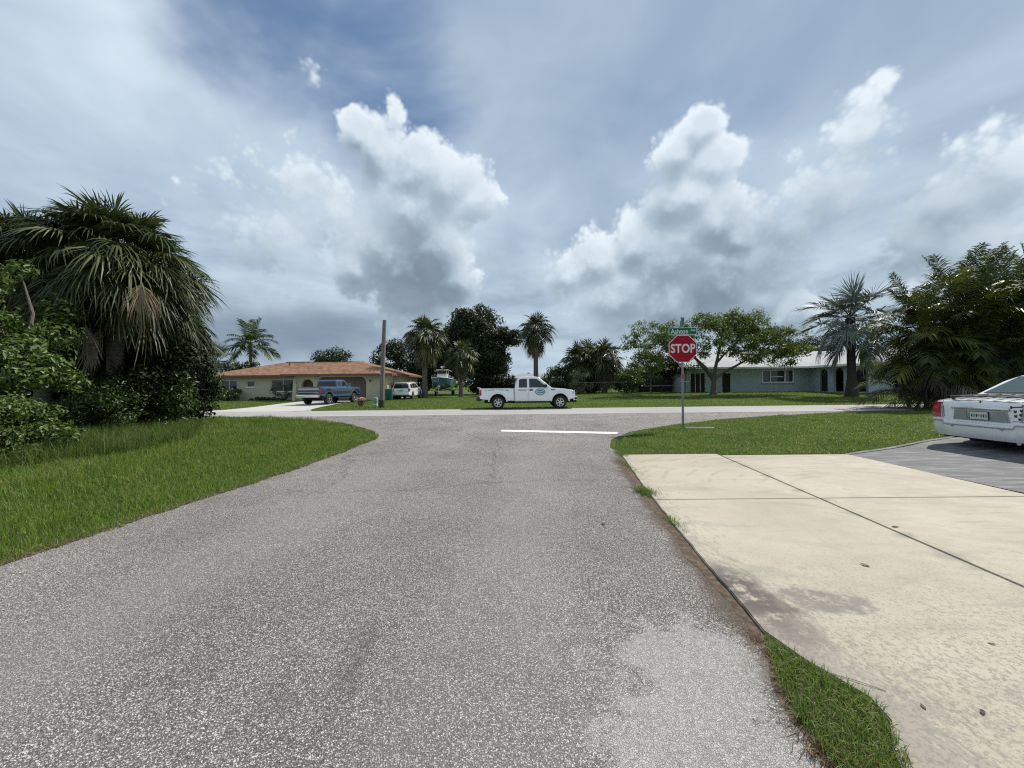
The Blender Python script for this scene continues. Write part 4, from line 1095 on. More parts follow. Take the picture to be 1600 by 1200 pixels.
# ------------------------------------------------------------------ vegetation
def bark_fn(c0, c1, ring=0.):
    def fn(t, b, m):
        p = obj_co(t)
        n = t.noise(t.mapping(p, (6, 6, 2.)), 2.2, 6, .65)
        c = t.mix(n, c0, c1)
        if ring:
            wv = t.m('FRACT', t.m('ADD', t.m('MULTIPLY', t.sep(p)[2], ring), t.m('MULTIPLY', n, .8)))
            c = t.mix(t.ss(wv, .75, .95, 0, .6), c, tuple(q * .4 for q in c0))
            bump(t, b, t.m('ADD', n, wv), .8, .03)
        else: bump(t, b, n, .9, .03)
        t.put(b.inputs['Base Color'], c); b.inputs['Roughness'].default_value = .9; b.inputs['Specular IOR Level'].default_value = .2
    return fn
M_bark = material('grey_bark', bark_fn((.06, .05, .042), (.20, .175, .15)))
M_bark_dark = material('dark_bark', bark_fn((.03, .026, .022), (.10, .085, .07)))
M_palm_trunk = material('palm_trunk', bark_fn((.085, .072, .058), (.24, .21, .175), 7.))
M_fan = leafy('fan_frond', [(.020, .032, .010), (.042, .060, .018), (.075, .095, .032), (.13, .14, .058)], .16, .48, per='object', spec=.36)
M_fan_yel = leafy('fan_frond_ageing', [(.055, .068, .018), (.11, .110, .030), (.19, .155, .05)], .22, .42, per='object', spec=.45)
M_fan_dead = leafy('fan_frond_dead', [(.10, .082, .060), (.19, .155, .115), (.32, .26, .19)], .12, .8, per='object', spec=.15)
M_fan_tan = leafy('fan_frond_dry', [(.20, .14, .085), (.28, .20, .125), (.34, .26, .17)], .15, .7, per='object', spec=.2)
M_silver = leafy('silver_frond', [(.075, .10, .080), (.125, .155, .130), (.20, .235, .205)], .12, .5, per='object', spec=.35)
M_areca = leafy('feather_frond', [(.018, .032, .008), (.040, .062, .012), (.085, .105, .018), (.18, .175, .03)], .24, .46, per='object', spec=.35)
M_areca_dead = leafy('feather_frond_dead', [(.09, .078, .062), (.18, .155, .125), (.30, .265, .22)], .12, .8, per='object', spec=.15)
M_royal = leafy('royal_frond', [(.030, .055, .016), (.055, .085, .024), (.085, .11, .035)], .25, .45, per='object', spec=.45)
M_oak = leafy('oak_leaf', [(.010, .019, .006), (.021, .036, .010), (.038, .056, .015), (.062, .080, .024)], .15, .45, spec=.4)
M_bush = leafy('shrub_leaf', [(.016, .034, .008), (.036, .068, .014), (.068, .112, .024), (.115, .165, .040)], .28, .42, spec=.45)
M_bush_light = leafy('bright_shrub_leaf', [(.030, .058, .012), (.065, .112, .022), (.11, .165, .036), (.18, .23, .065)], .32, .42, spec=.45)
M_under = leafy('shade_darkened_leaf', [(.006, .010, .004), (.012, .020, .006), (.022, .036, .010)], .1, .6, spec=.15)  # thicket leaves coloured near black, so their deep shade is painted in
M_poin = leafy('flame_tree_leaf', [(.045, .075, .017), (.088, .132, .028), (.14, .185, .042), (.19, .19, .06)], .38, .5, spec=.35)
M_pale = leafy('pale_shrub_leaf', [(.10, .13, .07), (.20, .23, .14), (.34, .36, .26)], .3, .5)
M_feathery = leafy('feathery_leaf', [(.022, .036, .014), (.042, .060, .022), (.065, .085, .034)], .25, .55)

def fan_mesh(elev, pet, blade, nseg=30, droop=.45, spread=118, width=.045, seed=0, nq=3, fold=.22, sag=.25, costa=.38):
    r = np.random.default_rng(seed)
    V = []; F3 = []; F4 = []
    e = R(elev); pos = np.array([0., 0., 0.]); d = np.array([math.cos(e), 0, math.sin(e)])
    pts = [pos.copy()]; k = 5
    for i in range(k):
        d = d + np.array([0, 0, -sag / k * (1 if elev > -60 else .2)]); d /= np.linalg.norm(d)
        pos = pos + d * pet / k; pts.append(pos.copy())
    s = np.array([0, 1., 0]); nrm = np.cross(d, s)
    if nrm[2] < 0 and elev > -60: nrm = -nrm
    # leaf stalk: flat three-sided
    w0, w1 = .030 * blade, .014 * blade
    for i, p in enumerate(pts):
        w_ = w0 + (w1 - w0) * i / k
        V += [p + s * w_, p - s * w_, p - nrm * w_]
    for i in range(k):
        for a in range(3):
            b = (a + 1) % 3; F4.append((3 * i + a, 3 * i + b, 3 * i + 3 + b, 3 * i + 3 + a))
    # midrib runs on into the blade, arching over
    cl = costa * blade; cp = [pos.copy()]; cd = d.copy(); q = pos.copy()
    for i in range(4):
        cd = cd + np.array([0, 0, -.16 * (1 + sag)]); cd /= np.linalg.norm(cd); q = q + cd * cl / 4; cp.append(q.copy())
    cp = np.array(cp)
    for i in range(nseg):
        f = -1 + 2 * (i + .5) / nseg
        ph = R(spread) * f + r.normal(0, .03)
        t = (1 - abs(f)) * 4; j = min(int(t), 3); base = cp[j] + (cp[j + 1] - cp[j]) * (t - j)
        ax = d * (1 - .6 * (1 - abs(f))) + cd * .6 * (1 - abs(f))
        dr = ax * math.cos(ph) + s * math.sin(ph) + nrm * fold * abs(math.sin(ph))
        dr /= np.linalg.norm(dr)
        L = blade * (.70 + .32 * math.cos(ph * .7)) * r.uniform(.88, 1.06)
        wd = np.cross(dr, nrm); wd /= np.linalg.norm(wd) + 1e-9
        tw = r.normal(0, .45); wd = wd * math.cos(tw) + nrm * math.sin(tw)
        dp = droop * r.uniform(.6, 1.35)
        prof = [(0, .35), (.40, 1.), (.74, .62), (1., 0)] if nq == 3 else [(0, .4), (.5, 1.), (1., 0)]
        n0 = len(V)
        for q_, wv in prof:
            c = base + dr * L * q_ * (1 - .18 * dp * q_ ** 2) + np.array([0, 0, -1.]) * dp * L * q_ ** 2.3
            if wv > 0: V += [c - wd * width * blade * wv * .5, c + wd * width * blade * wv * .5]
            else: V.append(c)
        for a in range(len(prof) - 2): F4.append((n0 + 2 * a, n0 + 2 * a + 1, n0 + 2 * a + 3, n0 + 2 * a + 2))
        a = len(prof) - 2; F3.append((n0 + 2 * a, n0 + 2 * a + 1, n0 + 2 * a + 2))
    return mesh_np('frond', np.array(V), [np.array(F4), np.array(F3)])
def feather_mesh(elev, L, pairs=34, leaf=.55, arch=.9, bare=.16, vee=.35, droop=.35, width=.035, seed=0, dead=False):
    r = np.random.default_rng(seed)
    V = []; F3 = []; F4 = []
    e = R(elev); d = np.array([math.cos(e), 0, math.sin(e)]); pos = np.zeros(3); k = 14
    pts = [pos.copy()]; ds = [d.copy()]
    for i in range(k):
        d = d + np.array([0, 0, -arch / k * (.4 + 1.2 * i / k)]); d /= np.linalg.norm(d); pos = pos + d * L / k; pts.append(pos.copy()); ds.append(d.copy())
    s = np.array([0, 1., 0])
    for i, p in enumerate(pts):
        w_ = (.016 + (.004 - .016) * i / k) * L * .45; nn = np.cross(ds[i], s)
        V += [p + s * w_, p - s * w_, p + nn * w_]
    for i in range(k):
        for a in range(3):
            b = (a + 1) % 3; F4.append((3 * i + a, 3 * i + b, 3 * i + 3 + b, 3 * i + 3 + a))
    for i in range(pairs):
        u = bare + (1 - bare) * (i + .5) / pairs; t = u * k; j = min(int(t), k - 1); base = pts[j] + (pts[j + 1] - pts[j]) * (t - j); dd = ds[j]
        nn = np.cross(dd, s); nn = nn if nn[2] > 0 else -nn
        v = (u - bare) / (1 - bare)
        ll = leaf * (.42 + .75 * math.sin(math.pi * min(1, v * .86 + .14)) ) * L * .33
        for sg in (-1, 1):
            if dead and r.random() < .25: continue
            fw = .45 + .75 * v + r.normal(0, .10)
            dr = dd * fw + s * sg + nn * (vee + r.normal(0, .12)); dr /= np.linalg.norm(dr)
            wd = np.cross(dr, nn); wd /= np.linalg.norm(wd); tw = r.normal(0, .3); wd = wd * math.cos(tw) + nn * math.sin(tw)
            dp = droop * r.uniform(.6, 1.4); l_ = ll * r.uniform(.85, 1.1); n0 = len(V); W = width * L * .33
            for q_, wv in [(0, .5), (.45, 1.), (1., 0)]:
                c = base + dr * l_ * q_ + np.array([0, 0, -1.]) * dp * l_ * q_ ** 2
                if wv > 0: V += [c - wd * W * wv * .5, c + wd * W * wv * .5]
                else: V.append(c)
            F4.append((n0, n0 + 1, n0 + 3, n0 + 2)); F3.append((n0 + 2, n0 + 3, n0 + 4))
    return mesh_np('frond', np.array(V), [np.array(F4), np.array(F3)])
def with_mat(me, mat):
    me.materials.clear(); me.materials.append(mat); return me

def trunk_mesh(pts, rad, n=12): return MB().tube(pts, rad, n)
def palm(name, label, loc, H, tr, fronds, n, scale=1., dead=None, ndead=0, lean=(0, 0), group=None, flare=1.35, mat=None, low=None, nlow=0, tilt=.20, spread_z=.45, seed=0):
    """a palm: trunk, crown of fronds (each its own part), dead fronds hanging below"""
    r = np.random.default_rng(seed + 100)
    root = empty(name, (*loc, gzf(*loc) if len(loc) == 2 else loc[2]) if len(loc) == 2 else loc, 0, label, 'palm tree', group)
    k = 9; pts = []; rad = []
    for i in range(k + 1):
        u = i / k
        pts.append((lean[0] * u ** 1.6, lean[1] * u ** 1.6, H * u - (.15 if i == 0 else 0)))
        rad.append(tr * (flare + (1 - flare) * min(1, u * 5)) * (1 + .05 * math.sin(9 * u)) if u < .85 else tr * 1.12)
    MB().tube(pts, rad, 12).build('trunk', mat or M_palm_trunk, root)
    ga = 2.399963
    for i in range(n):
        u = (i + .5) / n; j = min(int(u ** .72 * len(fronds)), len(fronds) - 1)
        me = fronds[j][int(r.integers(len(fronds[j])))]
        s = scale * r.uniform(.86, 1.12)
        link('frond', me, None, root, (lean[0], lean[1], H + spread_z * (.5 - u) * scale), (r.normal(0, tilt), r.normal(0, tilt), ga * i + r.normal(0, .15)), (s, s, s))
    for i in range(nlow):
        me = low[int(r.integers(len(low)))]; s = scale * r.uniform(.85, 1.1)
        link('frond', me, None, root, (lean[0], lean[1], H - .3 * scale), (r.normal(0, tilt), r.normal(0, tilt), ga * i * 1.7 + r.normal(0, .3)), (s, s, s))
    for i in range(ndead):
        me = dead[int(r.integers(len(dead)))]; s = scale * r.uniform(.8, 1.1)
        link('dead_frond', me, None, root, (lean[0], lean[1], H - (.35 + .5 * r.random()) * scale), (r.normal(0, .12), r.normal(0, .12), r.uniform(0, 6.28)), (s, s, s))
    return root

# frond shapes shared by the palms, by how far they have sunk
SAB = [[with_mat(fan_mesh(e + de, pt, .88, 34, dr, 132, .056, 10 * i + j), M_fan) for j, de in enumerate((-9, 0, 9))]
       for i, (e, pt, dr) in enumerate(((74, 1.1, .20), (58, 1.3, .34), (42, 1.45, .50), (27, 1.55, .62), (12, 1.6, .70), (-4, 1.55, .74), (-20, 1.45, .70)))]
SAB_YEL = [with_mat(fan_mesh(e, 1.2, 1.1, 30, .7, 118, .050, 70 + j), M_fan_yel) for j, e in enumerate((-12, -28, -44))]
SAB_DEAD = [with_mat(fan_mesh(e, 1.15, 1.1, 24, .7, 70, .050, 80 + j, fold=.05, sag=.05), M_fan_dead) for j, e in enumerate((-80, -72, -84))]
SAB_S = [[with_mat(fan_mesh(e + de, pt, 1.20, 17, dr, 128, .100, 110 + 10 * i + j, 2), M_fan) for j, de in enumerate((-8, 0, 8))]
         for i, (e, pt, dr) in enumerate(((74, .7, .18), (56, .95, .32), (38, 1.05, .46), (21, 1.15, .56), (4, 1.2, .6), (-14, 1.2, .6), (-32, 1.2, .5)))]
SAB_S_YEL = [with_mat(fan_mesh(e, 1.3, 1.25, 16, .6, 118, .10, 170 + j, 2), M_fan_yel) for j, e in enumerate((2, -20, -44))]
SAB_S_DEAD = [with_mat(fan_mesh(e, 1.2, 1.2, 14, .7, 70, .09, 180 + j, 2, fold=.05, sag=.05), M_fan_dead) for j, e in enumerate((-78, -70, -84))]
BIS = [[with_mat(fan_mesh(e + de, pt, 1.75, 46, dr, 150, .042, 210 + 10 * i + j, 3, fold=.38, sag=.14, costa=.25), M_silver) for j, de in enumerate((-6, 6))]
       for i, (e, pt, dr) in enumerate(((78, 1.0, .10), (56, 1.3, .16), (34, 1.5, .24), (12, 1.6, .32), (-10, 1.6, .38), (-30, 1.5, .36)))]

# the sabal palms at the corner of the verge
palm('sabal_palm', 'large sabal palm with dense dark fan fronds at the corner of the rough verge', (-12.5, 12.1), 5.15, .21, SAB, 230, .98, SAB_DEAD, 4, (.05, 0), 'sabal palms over the rough verge', low=SAB_YEL, nlow=3, seed=1)
palm('sabal_palm', 'shorter sabal palm at the street end of the palm clump', (-14.0, 14.5), 3.9, .20, SAB, 150, .94, SAB_DEAD, 10, (.15, .1), 'sabal palms over the rough verge', low=SAB_YEL, nlow=5, seed=2)
palm('sabal_palm', 'sabal palm behind the leafy tree at the left edge of the photo', (-15.1, 12.4), 5.1, .21, SAB, 150, .98, SAB_DEAD, 6, (-.2, 0), 'sabal palms over the rough verge', low=SAB_YEL, nlow=3, seed=3)
palm('sabal_palm', 'sabal palm at the back of the clump, its crown half hidden', (-14.6, 13.9), 4.5, .20, SAB, 110, 1.0, SAB_DEAD, 5, (.1, 0), 'sabal palms over the rough verge', seed=4)
# two dry fronds that hang free of the big crown
hang = with_mat(fan_mesh(-88, .75, 1.25, 34, .25, 24, .035, 301, fold=.05, sag=.0), M_fan_dead)
hang2 = with_mat(fan_mesh(-62, .7, 1.1, 34, .9, 60, .035, 302, fold=.25, sag=.0), M_fan_tan)
big = [o for o in bpy.data.objects if o.name == 'sabal_palm'][0]
link('dead_frond', hang, None, big, (.95, -1.75, 3.75), (.1, .05, -1.4), (.70, .70, .70))
link('dead_frond', hang2, None, big, (2.15, -1.35, 4.75), (0, .1, -.9), (.62, .62, .62))

# ---- leaf clouds
def leaf_cloud(cl, size, aspect=.5, shell=.55, jitter=.6, flat=1.0, seed=0, up=.35):
    """cl: (x,y,z,rx,ry,rz,n) clumps; leaves are folded blades turned outwards and up"""
    r = np.random.default_rng(seed)
    Cs = []; Ds = []
    for (x, y, z, a, b, c, n) in cl:
        d = r.normal(size=(int(n), 3)); d /= np.linalg.norm(d, axis=1)[:, None]
        q = shell + (1 - shell) * r.random(int(n)) ** .6; q *= np.where(r.random(int(n)) < .22, r.random(int(n)), 1)
        q *= 1 + .22 * r.normal(size=int(n)) * .6
        Cs.append(np.array([x, y, z]) + d * q[:, None] * np.array([a, b, c])); Ds.append(d)
    C = np.concatenate(Cs); D = np.concatenate(Ds); n = len(C)
    N_ = D + np.array([0, 0, up]) + r.normal(size=(n, 3)) * jitter; N_ /= np.linalg.norm(N_, axis=1)[:, None]
    t = r.normal(size=(n, 3)) + D * .8 + np.array([0, 0, -.35]); t -= N_ * np.sum(t * N_, 1)[:, None]; t /= np.linalg.norm(t, axis=1)[:, None]
    s = np.cross(N_, t)
    L = size * r.uniform(.6, 1.35, n)[:, None]; W = L * aspect
    b0 = C - t * L * .5; tip = C + t * L * .5 - N_ * L * .12
    l_ = C - t * L * .06 + s * W * .5 + N_ * L * .10; r_ = C - t * L * .06 - s * W * .5 + N_ * L * .10
    V = np.stack([b0, r_, tip, l_], 1).reshape(-1, 3)
    b = np.arange(n) * 4
    return mesh_np('foliage', V, np.concatenate([np.stack([b, b + 1, b + 2], -1), np.stack([b, b + 2, b + 3], -1)]))
def clumps(c, rad, k, cr, n, seed=0, surf=.5, squash=.8, floor=None):
    r = np.random.default_rng(seed); out = []
    for i in range(k):
        d = r.normal(size=3); d /= np.linalg.norm(d)
        if d[2] < -.5 and floor is None: d[2] *= .4
        q = surf + (1 - surf) * r.random()
        p = np.array(c) + d * q * np.array(rad)
        s = cr * r.uniform(.6, 1.35)
        if floor is not None: p[2] = max(p[2], floor + s * .4)
        out.append((*p, s, s, s * squash, n * (s / cr) ** 2))
    return out
def shrub(name, label, loc, cl, leaf, mat, aspect=.5, stems=5, cat='shrub', group=None, seed=0, bark=None, stem_r=.03, **kw):
    x, y = loc[:2]; z0 = gzf(x, y) if len(loc) == 2 else loc[2]
    root = empty(name, (x, y, z0), 0, label, cat, group)
    cl = [(a - x, b - y, c - z0, *q) for a, b, c, *q in cl]
    o = link('foliage', leaf_cloud(cl, leaf, aspect, seed=seed, **kw), mat, root); o['kind'] = 'stuff'
    r = random.Random(seed)
    for i in range(stems):
        t = cl[r.randrange(len(cl))]; b = Vector((r.uniform(-.25, .25), r.uniform(-.25, .25), -.1)); e = Vector(t[:3])
        mid = b.lerp(e, .55) + Vector((r.uniform(-.2, .2), r.uniform(-.2, .2), .12 * e.z))
        MB().tube([b, b.lerp(mid, .5) + Vector((0, 0, .1)), mid, e], [stem_r, stem_r * .8, stem_r * .6, stem_r * .3], 6).build('stem', bark or M_bark_dark, root)
    return root
def tree(name, label, loc, H, tr, cl, leaf, mat, limbs=7, aspect=.5, seed=0, bark=None, group=None, fork=.35, cat='tree', **kw):
    x, y = loc; z0 = gzf(x, y)
    root = empty(name, (x, y, z0), 0, label, cat, group)
    cl = [(a - x, b - y, c - z0, *q) for a, b, c, *q in cl]
    o = link('crown', leaf_cloud(cl, leaf, aspect, seed=seed, **kw), mat, root); o['kind'] = 'stuff'
    bk = bark or M_bark
    fk = Vector((.1, 0, H * fork))
    MB().tube([(0, 0, -.2), (.03, 0, .15), (.05, .02, H * fork * .6), fk], [tr * 1.5, tr * 1.15, tr, tr * .85], 10).build('trunk', bk, root)
    r = random.Random(seed)
    pick = sorted(cl, key=lambda q: r.random())[:limbs]
    for t in pick:
        e = Vector(t[:3]); mid = fk.lerp(e, .5) + Vector((r.uniform(-.3, .3), r.uniform(-.3, .3), .10 * (e - fk).length))
        s0 = fk - Vector((0, 0, r.uniform(0, .3)))
        MB().tube([s0, s0.lerp(mid, .5) + Vector((0, 0, .05)), mid, mid.lerp(e, .5), e], [tr * .62, tr * .5, tr * .36, tr * .22, tr * .08], 7).build('branch', bk, root)
    return root

# rough growth under and round the corner palms
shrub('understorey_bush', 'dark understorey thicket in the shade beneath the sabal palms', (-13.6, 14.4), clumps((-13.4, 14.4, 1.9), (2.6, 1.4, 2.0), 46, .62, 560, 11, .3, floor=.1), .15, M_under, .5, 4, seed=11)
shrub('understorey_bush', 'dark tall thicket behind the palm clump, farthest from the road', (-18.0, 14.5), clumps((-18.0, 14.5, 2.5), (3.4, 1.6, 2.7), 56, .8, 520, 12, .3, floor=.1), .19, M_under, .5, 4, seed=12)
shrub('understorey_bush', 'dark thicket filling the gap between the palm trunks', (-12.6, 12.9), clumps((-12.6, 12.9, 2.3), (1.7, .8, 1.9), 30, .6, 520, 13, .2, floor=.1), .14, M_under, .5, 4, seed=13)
shrub('broadleaf_shrub', 'leafy green shrub at the foot of the palms, street side', (-11.9, 13.0), clumps((-12.0, 13.0, 1.05), (1.2, .9, 1.2), 40, .40, 330, 14, .45, floor=.05), .105, M_bush, .48, 7, seed=14)
shrub('broadleaf_shrub', 'leafy green shrub at the foot of the big sabal palm', (-12.4, 11.6), clumps((-12.4, 11.6, .85), (1.0, .8, 1.0), 30, .36, 330, 15, .45, floor=.05), .10, M_bush, .48, 6, seed=15)
shrub('broadleaf_shrub', 'loose dark shrub trailing twigs over the far end of the verge', (-13.6, 15.8), clumps((-13.4, 15.8, 1.5), (1.3, .8, 1.5), 26, .42, 200, 16, .5, floor=.1), .12, M_bush, .45, 6, seed=16)
tree('broadleaf_tree', 'light green leafy tree at the left edge, branches over the verge', (-11.5, 8.9), 4.6, .10,
     clumps((-12.1, 9.0, 3.1), (1.1, 1.1, 1.5), 26, .42, 260, 17, .5) + clumps((-11.1, 8.8, 1.9), (.95, .8, .7), 16, .34, 260, 18, .5), .13, M_bush_light, 9, .46, seed=17)
shrub('broadleaf_shrub', 'pale green shrub nearest the road at the left edge', (-9.75, 7.6), clumps((-9.9, 7.6, .75), (.75, .9, .75), 30, .30, 300, 19, .45, floor=.05), .095, M_bush_light, .46, 7, seed=19)
tree('broadleaf_tree', 'tall leafy tree whose top shows beside the palm crowns at the left edge', (-16.6, 13.6), 6.4, .14, clumps((-16.4, 13.4, 5.4), (1.3, 1.2, 1.5), 26, .55, 300, 20, .5), .16, M_bush, 8, .48, seed=20)
# tall weeds in front of the thicket
wp = scatter([(-8.9, 6.6), (-8.4, 8.5), (-8.8, 10.6), (-10.2, 12.4), (-11.2, 13.9), (-13, 13.5), (-13.5, 7)], 26000, 0.6, 8.)
blades('weeds', wp, .34 * rng.uniform(.4, 1.6, len(wp)), .011 * rng.uniform(.7, 1.4, len(wp)), leafy('weed_blade', [(.045, .085, .016), (.085, .135, .026), (.14, .185, .045), (.22, .22, .08)], .42, .55), .45)

# ---- across the street, left to right
palm('silver_palm', 'silver blue fan palm behind the left end of the tan house', (-36.6, 47.5), 4.4, .25, BIS, 24, .92, None, 0, group=None, seed=31)
ROY = [[with_mat(feather_mesh(e + de, 3.6, 30, 1.0, a, .14, .25, .5, .10, 400 + 10 * i + j), M_royal) for j, de in enumerate((-6, 6))] for i, (e, a) in enumerate(((75, .9), (48, 1.1), (20, 1.2), (-5, 1.0)))]
palm('feather_palm', 'green feather palm rising behind the tan house roof', (-37.4, 55), 7.6, .22, ROY, 18, 1.0, None, 0, seed=32)
shrub('broadleaf_shrub', 'green shrubbery between the silver palm and the tan house', (-33.6, 48), clumps((-33.2, 48, 2.4), (2.6, 1.5, 2.2), 24, .9, 130, 33, .4, floor=.1), .34, M_oak, .5, 4, seed=33)
shrub('broadleaf_shrub', 'wide dark bush below the left window of the tan house', (-28.2, 37.9), clumps((-28.2, 37.7, .75), (1.7, .7, .75), 24, .42, 180, 34, .45, floor=.05), .17, M_bush, .5, 5, seed=34)
shrub('broadleaf_shrub', 'dark bush at the left corner of the tan house', (-31.6, 38.6), clumps((-31.6, 38.4, 1.4), (1.3, .8, 1.4), 22, .55, 160, 35, .45, floor=.05), .20, M_oak, .5, 5, seed=35)
shrub('broadleaf_shrub', 'thin leggy shrub in front of the wide window of the tan house', (-22.9, 38.2), clumps((-22.9, 38.2, 1.1), (1.3, .4, .9), 16, .26, 40, 36, .5, floor=.1), .15, M_bush, .45, 9, seed=36, stem_r=.018)
shrub('broadleaf_shrub', 'low ragged planting along the base of the tan wall', (-25.0, 38.5), clumps((-24.8, 38.5, .2), (2.6, .25, .2), 20, .22, 60, 37, .3, floor=.02), .15, M_bush, .5, 2, seed=37)
tree('background_tree', 'dark tree top with bare twigs behind the middle of the tan roof', (-29.6, 62), 6.8, .25, clumps((-29.6, 62, 5.6), (4.2, 2., 1.9), 30, .95, 90, 38, .4), .40, M_feathery, 12, .4, seed=38)
tree('background_tree', 'dense dark tree behind the wooden pole and the tan roof', (-18.4, 58), 7.6, .3, clumps((-18.2, 58, 4.8), (3.2, 2., 3.2), 40, 1.0, 120, 39, .4), .36, M_oak, 8, .5, seed=39)
palm('sabal_palm', 'tall shaggy sabal palm with yellowing fronds beside the tan house', (-9.55, 42), 7.0, .27, SAB_S, 64, 1.0, SAB_S_DEAD, 22, (.1, 0), 'sabal palms behind the white truck', low=SAB_S_YEL, nlow=12, seed=40)
oc = clumps((-5.4, 56, 9.2), (3.9, 3., 3.6), 84, 1.2, 200, 41, .35) + clumps((-3.2, 55, 5.2), (3.2, 3., 4.2), 90, 1.15, 200, 42, .35, floor=.5) + clumps((-9.2, 57, 5.6), (3.6, 2.4, 3.6), 60, 1.2, 190, 43, .4, floor=.5) + clumps((-12.5, 58, 3.8), (2.6, 2., 3.0), 30, 1.1, 170, 143, .4, floor=.5) + clumps((-.5, 54.5, 8.0), (1.6, 2., 1.5), 20, .8, 180, 44, .45)
tree('oak_tree', 'huge dark spreading oak behind the boat and the white truck', (-4.6, 56), 9, .55, oc, .36, M_oak, 14, .5, seed=41)
palm('sabal_palm', 'small sabal palm standing against the dark oak', (-5.85, 44), 4.9, .22, SAB_S, 52, .84, SAB_S_DEAD, 12, (0, 0), 'sabal palms behind the white truck', low=SAB_S_YEL, nlow=5, seed=45)
palm('sabal_palm', 'tall lone sabal palm with a brown skirt behind the truck cab', (3.0, 48), 8.2, .30, SAB_S, 64, 1.0, SAB_S_DEAD, 30, (0, 0), 'sabal palms behind the white truck', low=SAB_S_YEL, nlow=4, seed=46)
shrub('broadleaf_shrub', 'olive green bush behind the bonnet of the white truck', (5.7, 46), clumps((5.7, 46, 2.0), (1.7, 1.2, 1.7), 30, .6, 130, 47, .45, floor=.4), .24, M_bush, .45, 6, seed=47)
palm('sabal_palm', 'low bushy sabal palm, left one of the pair past the truck bonnet', (8.1, 46), 4.0, .25, SAB_S, 74, 1.05, SAB_S_DEAD, 20, (0, 0), 'low sabal palms past the truck', low=SAB_S_YEL, nlow=8, seed=48)
palm('sabal_palm', 'low bushy sabal palm, right one of the pair past the truck bonnet', (10.9, 45.4), 4.2, .25, SAB_S, 74, 1.05, SAB_S_DEAD, 22, (0, 0), 'low sabal palms past the truck', low=SAB_S_YEL, nlow=6, seed=49)
shrub('broadleaf_shrub', 'pale leaved shrub at the foot of the low palms', (7.6, 42.6), clumps((7.6, 42.6, 1.6), (1.2, .8, 1.2), 20, .45, 90, 50, .45, floor=.4), .17, M_pale, .4, 6, seed=50)
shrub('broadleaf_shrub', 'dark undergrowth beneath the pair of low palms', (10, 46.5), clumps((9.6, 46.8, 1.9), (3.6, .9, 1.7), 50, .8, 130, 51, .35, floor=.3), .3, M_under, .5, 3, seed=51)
shrub('broadleaf_shrub', 'rounded green shrub between the low palms and the street sign', (12.7, 42.4), clumps((12.9, 42.4, 1.7), (1.7, 1., 1.4), 28, .55, 120, 52, .45, floor=.35), .2, M_bush, .45, 6, seed=52)
tree('small_tree', 'slim young tree left of the stop sign', (14.6, 40.5), 4.6, .09, clumps((14.6, 40.5, 3.5), (1.3, 1.1, 1.6), 22, .5, 90, 53, .5), .2, M_poin, 7, .4, seed=53)
tree('small_tree', 'dark bushy tree behind the stop sign post', (17.2, 41), 4.0, .09, clumps((16.9, 41, 2.9), (1.5, 1., 1.7), 26, .55, 110, 54, .45), .2, M_under, 7, .45, seed=54)

# flame tree on the blue house's lawn: low fork, flat open crown
fx, fy = 19.4, 37.0; fz = gzf(fx, fy)
ft = empty('flame_tree', (fx, fy, fz), 0, 'open feathery spreading tree with pale forking limbs on the blue house lawn', 'tree')
tips = [(-6.9, -.5, 6.1), (-5.4, .8, 5.0), (-5.9, -1., 3.9), (-3.4, -.6, 6.6), (-2.6, 1.2, 5.3), (-1.0, 0, 7.2), (.6, -1, 6.6), (1.4, 1, 7.4), (2.9, 0, 7.3), (4.1, -.8, 6.2), (4.6, 1, 6.6), (5.8, 0, 5.2), (7.0, -.5, 5.6), (6.3, .6, 4.0), (3.3, -1.2, 4.9), (8.0, .2, 4.1), (-.2, -1.6, 5.0), (-6.6, .4, 2.9), (-4.4, -1., 3.4), (-7.2, -.6, 4.6), (-4.6, .2, 5.9), (2.2, .8, 6.2), (5.6, .8, 5.9), (-3.2, -1., 4.6), (-2.0, -1.4, 3.9), (2.4, -1.5, 4.1), (5.4, -1.2, 4.3), (.8, -1.7, 4.7), (0, .5, 7.6), (3.6, .4, 7.5)]
MB().tube([(0, 0, -.2), (0, 0, .3), (.05, 0, 1.0), (.05, 0, 1.7)], [.40, .27, .24, .21], 10).build('trunk', M_bark, ft)
for k, (q0, q1, q2, rr) in enumerate([((.05, 0, 1.6), (-1.6, 0, 3.4), (-3.6, 0, 5.0), .17), ((.0, .1, 1.3), (-1.1, .3, 2.9), (-2.3, .4, 4.2), .12), ((.05, 0, 1.6), (.4, 0, 3.4), (.9, 0, 5.6), .18), ((.1, 0, 1.5), (2.0, -.2, 2.7), (4.0, -.2, 3.6), .15), ((.3, 0, 3.0), (2.0, .2, 4.6), (3.4, .2, 5.9), .11)]):
    MB().tube([q0, Vector(q0).lerp(Vector(q1), .5) + Vector((0, 0, .12)), q1, Vector(q1).lerp(Vector(q2), .5) + Vector((0, 0, .1)), q2], [rr, rr * .9, rr * .75, rr * .6, rr * .4], 8).build('limb', M_bark, ft)
hub = [Vector(p) for p in ((-3.6, 0, 5.0), (-2.3, .4, 4.2), (.9, 0, 5.6), (4.0, -.2, 3.6), (3.4, .2, 5.9))]
cl = []
rr = random.Random(5)
for t in tips:
    t = Vector(t); h = min(hub, key=lambda p: (p - t).length)
    MB().tube([h, h.lerp(t, .5) + Vector((0, 0, .2)), t], [.075, .05, .02], 6).build('branch', M_bark, ft)
    for j in range(14):
        c = t + Vector([max(-1.5, min(1.5, rr.gauss(0, 1))) * k_ for k_ in (1.0, .9, .6)]) - Vector((0, 0, .25))
        cl.append((*c, .66, .66, .44, 58))
o = link('crown', leaf_cloud(cl, .27, .30, seed=60, jitter=.9, up=.2, shell=.2), M_poin, ft); o['kind'] = 'stuff'

